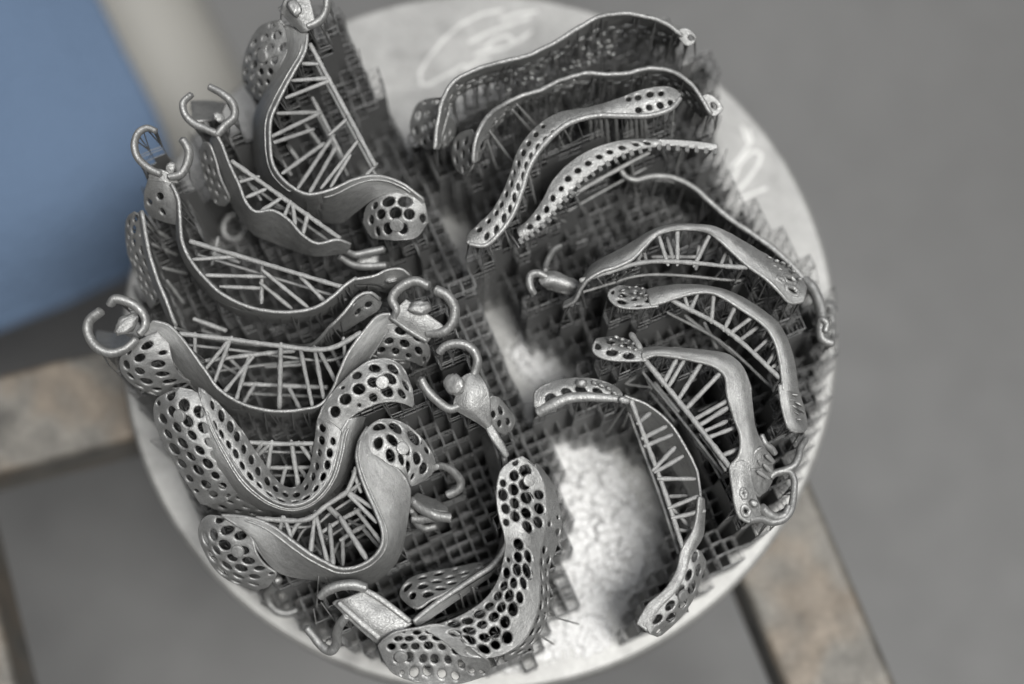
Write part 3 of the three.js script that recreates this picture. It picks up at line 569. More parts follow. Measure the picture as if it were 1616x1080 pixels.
// ------------------------------------------------------------------ the frameworks, right half of the plate
framework('rearmost framework at the top right, a dark wavy wall with a small two-holed tip', () => {
  {
    const rim = [[222, 600, 31], [232, 500, 31.4], [258, 395, 31.6], [300, 330, 31.6], [400, 278, 31], [500, 250, 30], [600, 225, 29.6], [700, 178, 29.4], [800, 116, 29.4], [880, 72, 29.6], [980, 54, 30], [1080, 68, 30], [1160, 95, 30], [1222, 142, 30]],
      low = [[232, 600, 29.6], [248, 500, 29.6], [278, 410, 29], [325, 355, 28], [420, 312, 26], [520, 290, 24], [620, 268, 23], [715, 228, 22], [810, 180, 22], [890, 145, 22], [985, 130, 22], [1080, 135, 23], [1155, 150, 24.6], [1212, 170, 27]],
      foot = [[238, 605, 28], [262, 510, 26.6], [300, 440, 24], [350, 395, 21], [440, 370, 18], [540, 355, 15], [635, 335, 14], [725, 300, 13], [815, 265, 13], [895, 240, 13], [985, 225, 13], [1080, 225, 14], [1150, 225, 17], [1200, 210, 22]];
    plate(F, [rim, between(rim, low, 0.45)], { th: 0.9, lumps: 0.08 });
    saddle(F, [between(rim, low, 0.42), low, between(low, foot, 0.4)], { th: 0.55, lumps: 0.12, frill: 0.2, holes: { p: 2.5, r: 0.9 } });
    for (let k = 0; k < 46; k++) { const i = Math.floor(rr(4, rim.length - 1.01)), t = rnd(), p = between([low[i]], [low[i + 1]], t)[0], q = between([foot[i]], [foot[i + 1]], t)[0]; rod(F, [p[0], p[1] + 4, p[2] - 0.4], [q[0] + rr(-14, 14), q[1] + rr(14, 34), Math.max(4, q[2] - rr(1, 5))], rr(0.1, 0.17), 'support_pillar'); }
  }
  saddle(F, [
    [[215, 395, 25], [150, 430, 23], [125, 520, 22], [150, 595, 22]],
    [[260, 400, 27], [210, 470, 26], [195, 545, 25], [195, 605, 24]],
    [[285, 420, 28], [270, 480, 27.6], [250, 550, 27], [225, 612, 26]]], { round: [1.2, 1.6], holes: { p: 2.2, r: 0.66 } });
  saddle(F, [
    [[260, 480, 27], [250, 540, 27], [235, 600, 27]],
    [[300, 480, 23], [300, 545, 22], [270, 600, 22]]], { round: [1.2, 1.2], holes: { p: 2.1, r: 0.66 } });
  saddle(F, [
    [[1205, 125, 30], [1240, 118, 30], [1272, 135, 30]],
    [[1215, 160, 29.4], [1250, 182, 29.4], [1285, 165, 29.4]]], { round: [0.6, 0.6], holes: { p: 1.9, r: 0.5 } });
  for (let k = 0; k < 46; k++) { const t = Math.sqrt(rnd()), x = 330 + t * 620, y = 395 - t * 200 + rr(-45, 40), z = rr(4, 10); lump(F, [x, y, 23], [x + z, y + rr(-3, 3), 23], [x + rr(-3, 3), y + z * 0.8, 23], rr(0.3, 0.6), 'support_stub'); }
});

framework('blurred wavy framework just in front of the rearmost one at the top right', () => {
  {
    const rim = [[378, 655, 31], [382, 590, 31.6], [402, 530, 31.8], [440, 470, 31], [500, 425, 29.6], [570, 390, 29], [650, 365, 29], [740, 322, 29.4], [840, 297, 29.8], [920, 302, 29.6], [1000, 298, 29.4], [1090, 278, 29.4], [1180, 288, 29.6], [1250, 330, 30], [1300, 392, 30.2], [1342, 460, 30]],
      low = [[395, 650, 30], [415, 580, 30], [445, 520, 29], [490, 465, 27.6], [540, 430, 26.6], [600, 402, 26], [670, 380, 26.2], [755, 348, 27], [845, 328, 27], [920, 330, 26.6], [1000, 325, 26], [1080, 310, 26], [1160, 315, 26], [1225, 352, 26.6], [1275, 405, 27.4], [1322, 465, 28]],
      foot = [[402, 655, 27], [430, 600, 26], [470, 550, 23], [520, 505, 19], [570, 475, 17], [630, 450, 16], [695, 430, 16], [775, 405, 17], [850, 390, 17], [920, 390, 17], [1000, 385, 16], [1070, 380, 15], [1130, 385, 15], [1190, 420, 15], [1245, 470, 17], [1300, 510, 20]];
    plate(F, [rim, between(rim, low, 0.45)], { th: 0.9, lumps: 0.08 });
    saddle(F, [between(rim, low, 0.42), low, between(low, foot, 0.4)], { th: 0.55, lumps: 0.04, frill: 0.2, holes: { p: 2.5, r: 0.9 } });
    for (let k = 0; k < 46; k++) { const i = Math.floor(rr(4, rim.length - 1.01)), t = rnd(), p = between([low[i]], [low[i + 1]], t)[0], q = between([foot[i]], [foot[i + 1]], t)[0]; rod(F, [p[0], p[1] + 4, p[2] - 0.4], [q[0] + rr(-14, 14), q[1] + rr(14, 34), Math.max(4, q[2] - rr(1, 5))], rr(0.1, 0.17), 'support_pillar'); }
  }
  saddle(F, [
    [[345, 528, 27], [305, 570, 25], [295, 640, 24], [318, 708, 24]],
    [[372, 530, 29], [345, 590, 27.6], [340, 655, 26.6], [345, 712, 26]],
    [[392, 545, 30], [385, 600, 29.4], [380, 660, 29], [365, 705, 28]]], { round: [1.2, 1.2], holes: { p: 2.2, r: 0.7 } });
  saddle(F, [
    [[1300, 385, 30.2], [1345, 392, 30], [1390, 428, 29.6]],
    [[1320, 440, 29.6], [1352, 468, 29.4], [1388, 455, 29.4]]], { round: [0.6, 1], holes: { p: 1.8, r: 0.5 } });
  rods(F, 29, 21, [[540, 450, 620, 540], [560, 430, 640, 520], [450, 540, 560, 690], [430, 560, 470, 680]], 0.2);
});

framework('S-shaped framework at the top right with a bright rim and upright pillars below', () => {
  sheet('mesh_saddle', F, [
    [[348, 968, 31], [400, 915, 31.5], [452, 865, 32], [500, 785, 32], [535, 700, 32], [560, 620, 32], [620, 535, 31.6], [720, 465, 31], [850, 440, 31], [960, 408, 31.4], [1060, 370, 31.8], [1160, 356, 31.6], [1212, 372, 31]],
    [[355, 985, 32], [420, 945, 32.2], [470, 895, 32.6], [522, 815, 32.8], [555, 730, 33], [588, 645, 33], [645, 565, 32.6], [745, 490, 32], [860, 455, 32], [970, 438, 32], [1075, 415, 32.2], [1165, 395, 32], [1215, 385, 31.4]],
    [[365, 992, 32], [425, 995, 32], [485, 945, 32.4], [540, 865, 32.6], [575, 770, 32.8], [602, 680, 32.8], [655, 595, 32.6], [755, 505, 32], [870, 470, 32], [980, 468, 31.8], [1095, 466, 31.8], [1180, 438, 31.8], [1218, 400, 31.4]]], { round: [0.6, 0.8], th: 0.6, under: u => u < 0.5 || u > 0.9, holes: { p: 1.7, r: 0.46 } });
  arm(F, [[362, 990, 32], [425, 996, 32], [485, 945, 32.4], [540, 865, 32.6], [577, 765, 32.8], [604, 680, 32.8], [657, 595, 32.6], [757, 505, 32], [870, 470, 32], [980, 470, 31.8], [1095, 468, 31.8], [1180, 440, 31.8], [1218, 398, 31.4]], 0.42, 0.42, 'connector_rim', 1.1);
  for (const [x, d] of [[850, 12], [872, 14], [892, 14], [915, 12], [955, 8], [998, 6], [1016, 6], [1036, 6], [1058, 8], [1072, 8]]) rod(F, [x, 476, 31], [x + d, 620, 15], 0.36, 'support_pillar');
  rods(F, 31, 24, [[740, 515, 775, 575], [790, 490, 760, 560], [720, 540, 745, 600], [600, 690, 630, 820], [555, 830, 570, 900], [1190, 450, 1180, 560], [505, 935, 530, 1000], [560, 1000, 520, 940]], 0.16);
});

framework('framework with a toothed rim and one thin brace, below the S-shaped one', () => {
  sheet('mesh_saddle', F, [
    [[560, 932, 28.6], [605, 895, 29], [665, 812, 29.4], [705, 735, 29.6], [785, 655, 29.8], [880, 602, 30], [985, 575, 30], [1110, 568, 29.6]],
    [[565, 950, 29.2], [620, 912, 29.4], [680, 840, 29.8], [735, 760, 30], [815, 685, 30.2], [910, 630, 30.2], [1010, 590, 30.2], [1130, 575, 30]],
    [[575, 968, 28.8], [635, 925, 29.2], [698, 862, 29.6], [765, 780, 29.8], [848, 705, 30], [935, 648, 30], [1030, 608, 30], [1140, 588, 29.8]]], { th: 0.6, holes: { p: 1.9, r: 0.42 } });
  sheet('mesh_saddle', F, [
    [[1100, 570, 29.6], [1190, 572, 29.4], [1270, 578, 29.2], [1365, 590, 29]],
    [[1110, 592, 29.6], [1190, 588, 29.4], [1270, 598, 29.2], [1362, 608, 29]]], { th: 0.6 });
  const rim = curvePts(F, [[572, 972, 28.6], [635, 930, 29], [700, 866, 29.4], [768, 784, 29.6], [850, 708, 29.8], [938, 652, 29.8], [1032, 612, 29.8], [1140, 592, 29.6], [1250, 600, 29.2], [1360, 610, 28.8]], 26), gs = [];
  for (let i = 0; i < rim.length; i++) { const g = new RoundedBoxGeometry(rr(0.46, 0.6), rr(0.6, 0.8), rr(0.7, 0.9), 2, 0.15); g.rotateY(-Math.atan2(rim[Math.min(i + 1, 26)].z - rim[Math.max(0, i - 1)].z, rim[Math.min(i + 1, 26)].x - rim[Math.max(0, i - 1)].x)); g.translate(rim[i].x, rim[i].y + rr(0.1, 0.25), rim[i].z + 0.3); gs.push(g); }
  addPart('toothed_rim', mergeGeometries(gs), METAL);
  bar(F, [[768, 798, 27], [930, 706, 27], [1092, 618, 27.4]], 0.34);
  rods(F, 28, 20, [[800, 790, 880, 700], [780, 770, 820, 850], [870, 690, 885, 730], [660, 900, 690, 940], [960, 650, 975, 690], [690, 880, 750, 900], [1010, 620, 1035, 740], [1220, 610, 1200, 700], [1140, 600, 1160, 650]], 0.18);
});

framework('low blurred framework with a smooth arc running to a clasp at the right plate edge', () => {
  plate(G, [
    [[532, 132, 22], [558, 172, 22], [605, 192, 22], [680, 175, 22], [760, 176, 22], [832, 198, 22], [900, 240, 22], [965, 300, 22], [1050, 372, 22], [1150, 440, 22], [1250, 510, 22], [1340, 590, 22], [1420, 680, 22]],
    [[540, 140, 20], [562, 184, 20], [608, 206, 20], [684, 192, 20], [760, 196, 20], [828, 220, 19], [894, 265, 18], [955, 325, 17], [1040, 395, 17], [1140, 462, 17], [1240, 530, 17], [1330, 610, 18], [1410, 695, 19]],
    [[545, 150, 18], [570, 200, 18], [612, 225, 17], [690, 220, 15], [760, 228, 13], [820, 255, 11], [885, 305, 10], [945, 365, 9], [1030, 430, 9], [1130, 495, 9], [1230, 560, 9], [1320, 640, 11], [1400, 715, 13]]], { th: 1.1 });
  arm(G, [[1410, 672, 22], [1440, 700, 22.5], [1470, 760, 23], [1488, 830, 23.5], [1482, 890, 24], [1490, 945, 24], [1540, 968, 24]], 0.95, 0.6);
  arm(Q, [[548, 545, 24], [575, 520, 25], [600, 545, 25], [590, 600, 25]], 0.5, 0.5);
  saddle(Q, [
    [[575, 395, 18], [575, 460, 19], [590, 560, 20], [600, 680, 21]],
    [[645, 385, 17], [650, 460, 18], [655, 560, 18], [650, 690, 19]]], { holes: { p: 2.1, r: 0.72 }, round: [0.6, 0.6] });
  rods(G, 20, 13, [[640, 200, 660, 270], [545, 150, 590, 170], [600, 210, 625, 310]], 0.16);
});

framework('arched framework at the right middle with a small hooked clasp at its left foot', () => {
  plate(G, [
    [[272, 792, 30], [318, 765, 31], [352, 705, 32], [385, 662, 32.6], [455, 622, 33], [530, 598, 33], [598, 560, 33], [655, 500, 33], [712, 448, 33], [790, 426, 33], [880, 424, 33], [950, 436, 33], [1010, 480, 33], [1075, 540, 33], [1140, 598, 33], [1225, 660, 33], [1290, 722, 32.6], [1338, 772, 32], [1395, 765, 31.6]],
    [[280, 770, 29], [325, 745, 30], [355, 680, 31], [395, 630, 31.6], [465, 590, 32.2], [535, 562, 32.4], [600, 525, 32.6], [655, 478, 32.8], [710, 440, 33], [788, 418, 33], [880, 416, 33], [955, 426, 33.2], [1025, 462, 33], [1095, 512, 32.8], [1165, 565, 32.6], [1245, 620, 32.4], [1305, 672, 32], [1352, 722, 31.6], [1402, 740, 31.4]],
    [[290, 775, 27], [335, 730, 27], [360, 665, 28], [400, 605, 29], [470, 560, 30], [540, 525, 30.6], [600, 490, 31], [655, 455, 31.6], [708, 428, 32], [788, 410, 32.4], [880, 408, 32.6], [965, 416, 33], [1045, 448, 32.4], [1120, 490, 31.6], [1195, 535, 31], [1270, 580, 30.4], [1335, 620, 30], [1380, 655, 30], [1408, 700, 30.6]]], { th: 0.75, cut: [[1338, 662, 30, 14, 0.5], [1348, 714, 32, 16, 0.6], [1292, 664, 22, 9, 0.6]] });
  for (const [x, y] of [[1240, 560], [1275, 575], [1305, 585], [1335, 600], [1355, 625], [1262, 600], [1290, 615], [1225, 585], [1385, 660], [1245, 640], [1280, 650]]) lump(G, [x, y, 31.4], [x + 16 * rr(0.6, 1), y + 8 * rr(0.1, 0.9), 31.4], [x - 4 * rr(0.4, 0.9), y + 8 * rr(0.5, 1.1), 31.4], rr(0.25, 0.6), 'retention_bead');
  bar(G, [[345, 668, 32], [500, 622, 32.4], [590, 592, 32.6], [680, 578, 32.6], [800, 578, 32.6], [930, 588, 32.6], [1040, 600, 32.6], [1135, 606, 32.8]], 0.34);
  rods(G, 32.4, 32.4, [[757, 580, 718, 458], [805, 580, 805, 432], [890, 588, 958, 452]], 0.34);
  rods(G, 31.5, 30.5, [[612, 590, 632, 548], [660, 578, 648, 536], [1012, 590, 1032, 540], [1062, 596, 1050, 552], [1092, 604, 1080, 566]], 0.26);
  rods(G, 27, 27, [[700, 556, 900, 556], [760, 480, 780, 550], [905, 520, 895, 600]], 0.3);
  rods(G, 32, 24, [[520, 640, 470, 690], [500, 640, 440, 680], [560, 630, 500, 690], [590, 620, 520, 660], [430, 660, 455, 690]], 0.12);
  rods(G, 31, 22, [[1130, 610, 1180, 720], [1190, 660, 1240, 760], [1020, 610, 960, 680], [1110, 620, 1070, 690]], 0.16);
  sheet('clasp_body', T, [[[480, 540, 27], [640, 470, 27], [800, 520, 27], [1010, 610, 27]], [[500, 580, 27.6], [650, 560, 28], [800, 590, 28], [990, 660, 27.6]], [[530, 630, 26.4], [660, 670, 26.4], [800, 710, 26.6], [950, 740, 26.6]]], { th: 1.1, lumps: 0.2 });
  arm(T, [[560, 520, 27.6], [440, 465, 27.8], [340, 490, 28], [318, 590, 28], [340, 680, 28], [380, 745, 27.6]], 0.62, 0.5);
  arm(T, [[545, 450, 25], [555, 350, 24], [610, 220, 23], [680, 120, 22.4], [760, 75, 22]], 0.5, 0.35);
});

framework('crescent framework at the right with a studded left tip and slotted lower end', () => {
  plate(H, [
    [[510, 152, 33], [560, 138, 33.2], [620, 118, 33.4], [690, 102, 33.6], [748, 104, 33.6], [800, 128, 33.6], [850, 160, 33.6], [905, 196, 33.6], [955, 236, 33.4], [988, 290, 33.2], [1008, 360, 33], [1018, 430, 33], [1022, 480, 33]],
    [[505, 122, 32.6], [555, 108, 33], [618, 95, 33.2], [695, 90, 33.4], [756, 96, 33.4], [812, 116, 33.4], [866, 148, 33.4], [925, 186, 33.2], [978, 232, 33], [1014, 295, 32.8], [1036, 365, 32.6], [1046, 430, 32.6], [1050, 485, 32.6]],
    [[495, 98, 31], [550, 86, 31.6], [612, 78, 32], [700, 80, 32.4], [764, 90, 32.4], [822, 108, 32.2], [880, 138, 32], [942, 178, 31.6], [1000, 228, 31.2], [1036, 298, 31], [1058, 370, 30.8], [1068, 435, 30.8], [1074, 490, 30.8]]], { th: 0.75 });
  saddle(H, [
    [[352, 85, 31.6], [346, 118, 32], [375, 152, 32.4], [440, 164, 32.8], [535, 155, 33]],
    [[385, 80, 31], [395, 108, 31.6], [425, 128, 32], [470, 135, 32.4], [530, 132, 32.6]],
    [[420, 80, 29], [440, 86, 29.6], [465, 90, 30], [490, 96, 30.6], [515, 104, 31]]], { round: [0.8, 0], th: 0.6, holes: { p: 2.0, r: 0.55 } });
  for (const [x, y] of [[400, 95], [425, 84], [450, 82], [475, 88], [415, 112], [445, 105], [470, 108], [392, 118], [460, 125], [488, 115]]) lump(H, [x, y, 32.6], [x + 8 * rr(0.6, 1), y + 8 * rr(0.1, 0.9), 32.6], [x - 8 * rr(0.4, 0.9), y + 5 * rr(0.5, 1.1), 32.6], rr(0.25, 0.6), 'retention_bead');
  for (let k = 0; k < 6; k++) rod(H, [382 + k * 11, 162, 32], [380 + k * 11, 180, 28], 0.2, 'support_pin');
  plate(H, [
    [[1006, 462, 33], [1016, 530, 33], [1030, 590, 32.8], [1048, 632, 32.4], [1078, 650, 32]],
    [[1040, 470, 32.6], [1050, 530, 32.6], [1062, 585, 32.2], [1078, 622, 32], [1092, 640, 31.6]],
    [[1075, 482, 30], [1092, 535, 29.6], [1104, 585, 29.2], [1108, 622, 29.6], [1106, 640, 30.4]]], { th: 0.7, round: [0, 0.8] });
  for (const [x, y] of [[1052, 520], [1062, 545], [1072, 570], [1082, 595], [1064, 500], [1080, 535], [1090, 560]]) lump(H, [x, y, 32.4], [x + 16 * rr(0.6, 1), y + 12 * rr(0.1, 0.9), 32.4], [x - 3 * rr(0.4, 0.9), y + 5 * rr(0.5, 1.1), 32.4], rr(0.25, 0.6), 'retention_bead');
  bar(H, [[588, 132, 32.6], [800, 248, 32.2], [1008, 434, 32.4]], 0.38);
  rods(H, 32.3, 32.8, [[652, 160, 640, 120], [664, 166, 686, 118], [744, 208, 752, 112], [796, 240, 832, 164], [820, 258, 906, 194]], 0.33);
  rods(H, 32, 30.5, [[858, 284, 920, 238], [914, 328, 972, 274], [965, 372, 1002, 312], [985, 388, 1012, 372]], 0.31);
  rods(H, 28, 24, [[870, 220, 868, 270], [885, 214, 884, 262], [900, 206, 900, 250], [690, 130, 730, 190]], 0.16);
  rods(H, 24, 22, [[650, 200, 830, 340], [720, 230, 760, 310]], 0.3);
});

framework('large hook-shaped framework at the lower right with a long brace and ring clasp foot', () => {
  plate(H, [
    [[478, 362, 33.4], [520, 344, 33.6], [580, 348, 33.8], [680, 366, 34], [755, 388, 34], [798, 426, 34], [808, 500, 34], [835, 590, 34], [858, 660, 34], [852, 735, 33.8], [818, 775, 33.6]],
    [[478, 342, 33.4], [525, 332, 33.6], [590, 336, 33.8], [690, 350, 34], [775, 368, 34], [825, 408, 34], [848, 480, 34], [868, 580, 34], [888, 655, 33.8], [900, 720, 33.4], [905, 780, 33]],
    [[480, 324, 32], [530, 320, 32.4], [600, 322, 32.8], [700, 332, 33], [795, 344, 33], [850, 384, 33], [884, 450, 33], [896, 550, 33], [908, 630, 32.6], [940, 700, 31.8], [985, 760, 30.4]]], { th: 0.8, lumps: 0.06 });
  saddle(H, [
    [[280, 300, 32.4], [290, 335, 32.8], [330, 358, 33], [400, 366, 33.2], [490, 366, 33.4]],
    [[300, 285, 32], [325, 305, 32.6], [365, 318, 32.8], [420, 328, 33], [480, 338, 33.2]],
    [[325, 278, 30], [355, 278, 30.4], [390, 282, 30.6], [430, 295, 31], [470, 312, 31.6]]], { round: [1, 0], th: 0.6, holes: { p: 2.2, r: 0.66 } });
  for (const [x, y] of [[352, 285], [375, 276], [398, 285], [420, 292], [440, 300], [365, 305], [395, 310], [425, 318], [448, 326], [350, 322], [385, 335], [415, 340]]) lump(H, [x, y, 33], [x + 9 * rr(0.6, 1), y + 8 * rr(0.1, 0.9), 33], [x - 8 * rr(0.4, 0.9), y + 6 * rr(0.5, 1.1), 33], rr(0.25, 0.6), 'retention_bead');
  rod(H, [430, 262, 31], [468, 318, 33], 0.5, 'support_pin');
  plate(R, [
    [[160, 470, 33.6], [172, 560, 33.6], [188, 680, 33.6], [205, 780, 33.4], [235, 865, 33], [300, 900, 32.6]],
    [[230, 440, 33.8], [240, 560, 33.8], [262, 680, 33.6], [285, 790, 33.2], [315, 850, 32.8], [345, 880, 32.4]],
    [[300, 440, 33.4], [310, 540, 33.2], [330, 640, 32.8], [350, 720, 32.4], [385, 800, 32], [385, 860, 31.8]]], { th: 0.75, cut: [[264, 680, 18, 36, -0.2], [278, 816, 30, 40, -0.3]] });
  plate(R, [
    [[300, 430, 33.4], [310, 540, 33], [330, 650, 32.4], [380, 700, 31.6]],
    [[390, 330, 33], [400, 470, 32], [410, 580, 31], [420, 660, 30]],
    [[450, 380, 31], [480, 480, 29.6], [480, 560, 28.6], [460, 620, 28]]], { th: 0.7, lumps: 0.2 });
  for (const [x, y, x2, y2] of [[380, 430, 410, 480], [420, 460, 480, 515], [440, 390, 490, 440], [370, 510, 460, 570], [285, 520, 320, 680]]) rod(R, [x, y, 33.4], [x2, y2, 32], 0.3, 'retention_ridge');
  lump(R, [342, 760, 33.4], [372, 780, 33.4], [325, 785, 33.4], 0.7);
  arm(R, [[300, 890, 32.4], [400, 880, 31.6], [480, 905, 31], [560, 890, 31], [620, 830, 30.6], [645, 740, 30], [655, 650, 29.6], [655, 580, 29.4], [620, 515, 29.2], [560, 512, 29.2]], 0.62, 0.42);
  arm(R, [[400, 790, 32], [440, 830, 31.6], [520, 870, 31], [580, 850, 30.8], [612, 780, 30.6]], 0.8, 0.5);
  arm(R, [[470, 560, 29], [500, 530, 29], [580, 505, 29], [650, 470, 29], [690, 400, 28.6], [700, 340, 28], [740, 270, 27]], 0.6, 0.5);
  arm(R, [[400, 230, 31], [420, 280, 31], [440, 310, 30.6], [480, 340, 30], [500, 370, 29.6]], 0.5, 0.5, 'retention_ridge');
  bar(H, [[490, 370, 33.4], [650, 566, 33], [812, 776, 33.4]], 0.42);
  bar(H, [[700, 646, 32], [760, 724, 32], [800, 792, 32.4]], 0.36);
  bar(H, [[520, 452, 26], [570, 512, 26], [615, 566, 26]], 0.32);
  rods(H, 33, 33.4, [[560, 452, 602, 372], [578, 466, 632, 374], [618, 512, 696, 388], [650, 548, 780, 412]], 0.36);
  rods(H, 32.8, 33.2, [[678, 594, 808, 520], [696, 618, 820, 540]], 0.36);
  rods(H, 32.4, 32, [[716, 640, 792, 606], [734, 664, 848, 620], [786, 734, 848, 708]], 0.34);
  rods(H, 27, 24, [[530, 400, 545, 372], [540, 420, 580, 430], [700, 560, 760, 530], [660, 450, 680, 440]], 0.2);
  rods(H, 20, 20, [[420, 450, 480, 410], [430, 460, 500, 470], [480, 410, 505, 465]], 0.16);
});

framework('sickle-shaped framework right of the bright powder, row of holes on its lower end', () => {
  saddle(I, [
    [[50, 108, 28.6], [90, 76, 28.6], [150, 56, 28.6], [240, 46, 28.6], [320, 58, 28.4], [392, 92, 28]],
    [[62, 150, 29], [110, 112, 29.2], [165, 86, 29.4], [240, 80, 29.4], [315, 90, 29.2], [395, 108, 29]],
    [[75, 182, 28.4], [130, 145, 29], [190, 120, 29.2], [260, 114, 29.2], [330, 116, 29], [405, 122, 29]]], { round: [0.8, 0.6], th: 0.7, holes: { p: 2.5, r: 0.74, shift: 0.2, mask: (u, v) => u > 0.14 } });
  arm(I, [[70, 176, 28.6], [118, 150, 29.2], [180, 122, 29.6], [250, 114, 29.6], [330, 118, 29.6], [420, 126, 29.8]], 0.95, 0.5, 'connector_rim', 0.9);
  lump(I, [240, 62, 29.6], [262, 62, 29.6], [240, 78, 29.6], 0.8, 'tissue_stop');
  for (const [x, y] of [[290, 62], [318, 72], [345, 84], [368, 100]]) lump(I, [x, y, 29.2], [x + 12, y + 3, 29.2], [x, y + 10, 29.2], 0.6, 'retention_bead');
  plate(I, [
    [[410, 112, 30], [480, 138, 29.6], [545, 182, 29], [600, 240, 28.4], [648, 320, 28], [686, 400, 28], [698, 470, 28.4], [703, 520, 29]],
    [[415, 135, 28], [470, 165, 26], [525, 212, 24], [580, 275, 23], [628, 350, 23], [662, 420, 23], [680, 480, 24], [695, 530, 26]],
    [[420, 160, 25], [450, 200, 21], [500, 250, 18], [555, 320, 17], [600, 390, 17], [640, 450, 17], [664, 500, 19], [688, 545, 22]]], { th: 0.6 });
  lump(I, [405, 128, 30.4], [428, 130, 30.4], [405, 142, 30.4], 0.6, 'rest');
  plate(I, [
    [[695, 505, 29], [690, 570, 29.4], [672, 640, 29.8], [632, 708, 30], [612, 790, 30], [568, 862, 30], [500, 922, 29.8], [458, 992, 29.4]],
    [[704, 508, 28.8], [700, 575, 29], [688, 650, 29.6], [655, 715, 30], [636, 795, 30.2], [592, 870, 30.2], [532, 930, 30], [486, 1010, 29.4]],
    [[712, 512, 27.6], [712, 580, 27.6], [702, 660, 28.4], [662, 722, 29.4], [640, 800, 29.8], [598, 876, 29.8], [540, 936, 29.6], [490, 1020, 29.2]]], { th: 0.7 });
  saddle(I, [
    [[682, 690, 29], [656, 742, 29.8], [634, 805, 30], [592, 872, 30], [540, 935, 29.8], [478, 1005, 29.6]],
    [[702, 718, 28.6], [684, 766, 29.4], [664, 824, 29.6], [624, 894, 29.6], [572, 962, 29.4], [504, 1030, 29.2]],
    [[725, 745, 25.6], [706, 792, 26.4], [690, 850, 26.6], [655, 922, 26.6], [600, 988, 26.4], [528, 1052, 27]]], { round: [0.8, 0.8], frill: 0.2, holes: { p: 2.7, r: 0.92 } });
  stop(I, [634, 885, 30], 0.95);
  bar(I, [[432, 128, 29.8], [486, 275, 29.4], [542, 425, 29.2], [588, 560, 29.2], [632, 700, 29.8]], 0.38);
  rods(I, 29.4, 28.6, [[464, 212, 498, 184], [484, 272, 558, 234], [494, 302, 580, 266], [524, 392, 594, 318], [534, 402, 622, 350], [548, 432, 668, 432], [588, 542, 680, 504], [602, 582, 706, 558]], 0.36);
  rods(I, 28, 26, [[600, 556, 652, 612], [618, 630, 668, 636], [590, 500, 640, 498]], 0.28);
  rods(I, 27, 16, [[415, 140, 340, 250], [410, 130, 300, 190], [420, 180, 400, 230]], 0.22);
});

// ------------------------------------------------------------------ support lattice: upright wire walls on a square grid, under and around every framework
const CELL = 1.65;
const e2 = P3(820, 600, 0).sub(P3(700, 330, 0)); e2.y = 0; e2.normalize();
const e1 = V(-e2.z, 0, e2.x).multiplyScalar(-1);
const toCell = p => [Math.round(p.dot(e1) / CELL), Math.round(p.dot(e2) / CELL)];
const cellAt = (i, j) => e1.clone().multiplyScalar(i * CELL).addScaledVector(e2, j * CELL);
const poly = list => list.map(p => P3(p[0], p[1], 0));
const inPoly = (p, g) => { let c = false; for (let i = 0, j = g.length - 1; i < g.length; j = i++) if ((g[i].z > p.z) !== (g[j].z > p.z) && p.x < (g[j].x - g[i].x) * (p.z - g[i].z) / (g[j].z - g[i].z) + g[i].x) c = !c; return c; };
const BLOCKS = [
  poly([[545, 40], [580, 140], [640, 235], [690, 290], [760, 440], [800, 560], [835, 690], [880, 700], [905, 860], [870, 1030], [760, 1080], [660, 1088], [560, 1050], [470, 1005], [400, 930], [340, 850], [270, 730], [245, 600], [262, 500], [285, 400], [330, 320], [400, 240], [470, 150]]),
  poly([[700, 220], [640, 240], [700, 330], [775, 470], [800, 500], [900, 500], [960, 560], [900, 600], [840, 640], [860, 680], [980, 670], [1035, 780], [1030, 900], [975, 975], [1000, 1028], [1090, 975], [1190, 890], [1262, 780], [1305, 640], [1310, 500], [1250, 440], [1180, 370], [1120, 300], [1125, 130], [1090, 95], [1000, 85], [900, 105], [800, 150], [740, 190]])];
const CHANNEL = [P3(640, 200, 0), P3(835, 640, 0)];
const onChannel = p => { const d = CHANNEL[1].clone().sub(CHANNEL[0]), q = p.clone().sub(CHANNEL[0]), n = Math.abs(q.x * d.z - q.z * d.x) / d.length(); return n < 1.7 && q.dot(d) > 0 && q.dot(d) < d.lengthSq(); };
const cells = new Map();
const key = (i, j) => i + ',' + j;
frames.forEach((f, n) => {
  for (const p of f.samples) {
    const [i, j] = toCell(p), k = key(i, j), c = cells.get(k);
    if (!c) cells.set(k, { i, j, h: p.y, n, own: true, tips: [p] });
    else { c.tips.push(p); if (p.y < c.h) { c.h = p.y; c.n = n; } }
  }
});
for (const [k, c] of cells) { c.h = Math.max(1.2, c.h - (c.h > 24 ? 5.5 : c.h > 19 ? 3 : 1) - rnd() * 1.2); if (cellAt(c.i, c.j).length() > 48.6) cells.delete(k); }
const ownCells = [...cells.values()];
for (const c of ownCells) for (const [a, b] of [[1, 0], [-1, 0], [0, 1], [0, -1]]) {
  const k = key(c.i + a, c.j + b); if (cells.has(k)) { const d = cells.get(k); if (!d.own) d.h = Math.max(d.h, c.h * 0.8 - 3 - 2 * rnd()); continue; }
  const p = cellAt(c.i + a, c.j + b); if (p.length() > 48.2 || onChannel(p)) continue;
  cells.set(k, { i: c.i + a, j: c.j + b, h: Math.max(2, c.h * 0.8 - 3 - 2 * rnd()), n: c.n, own: false, tips: [] });
}
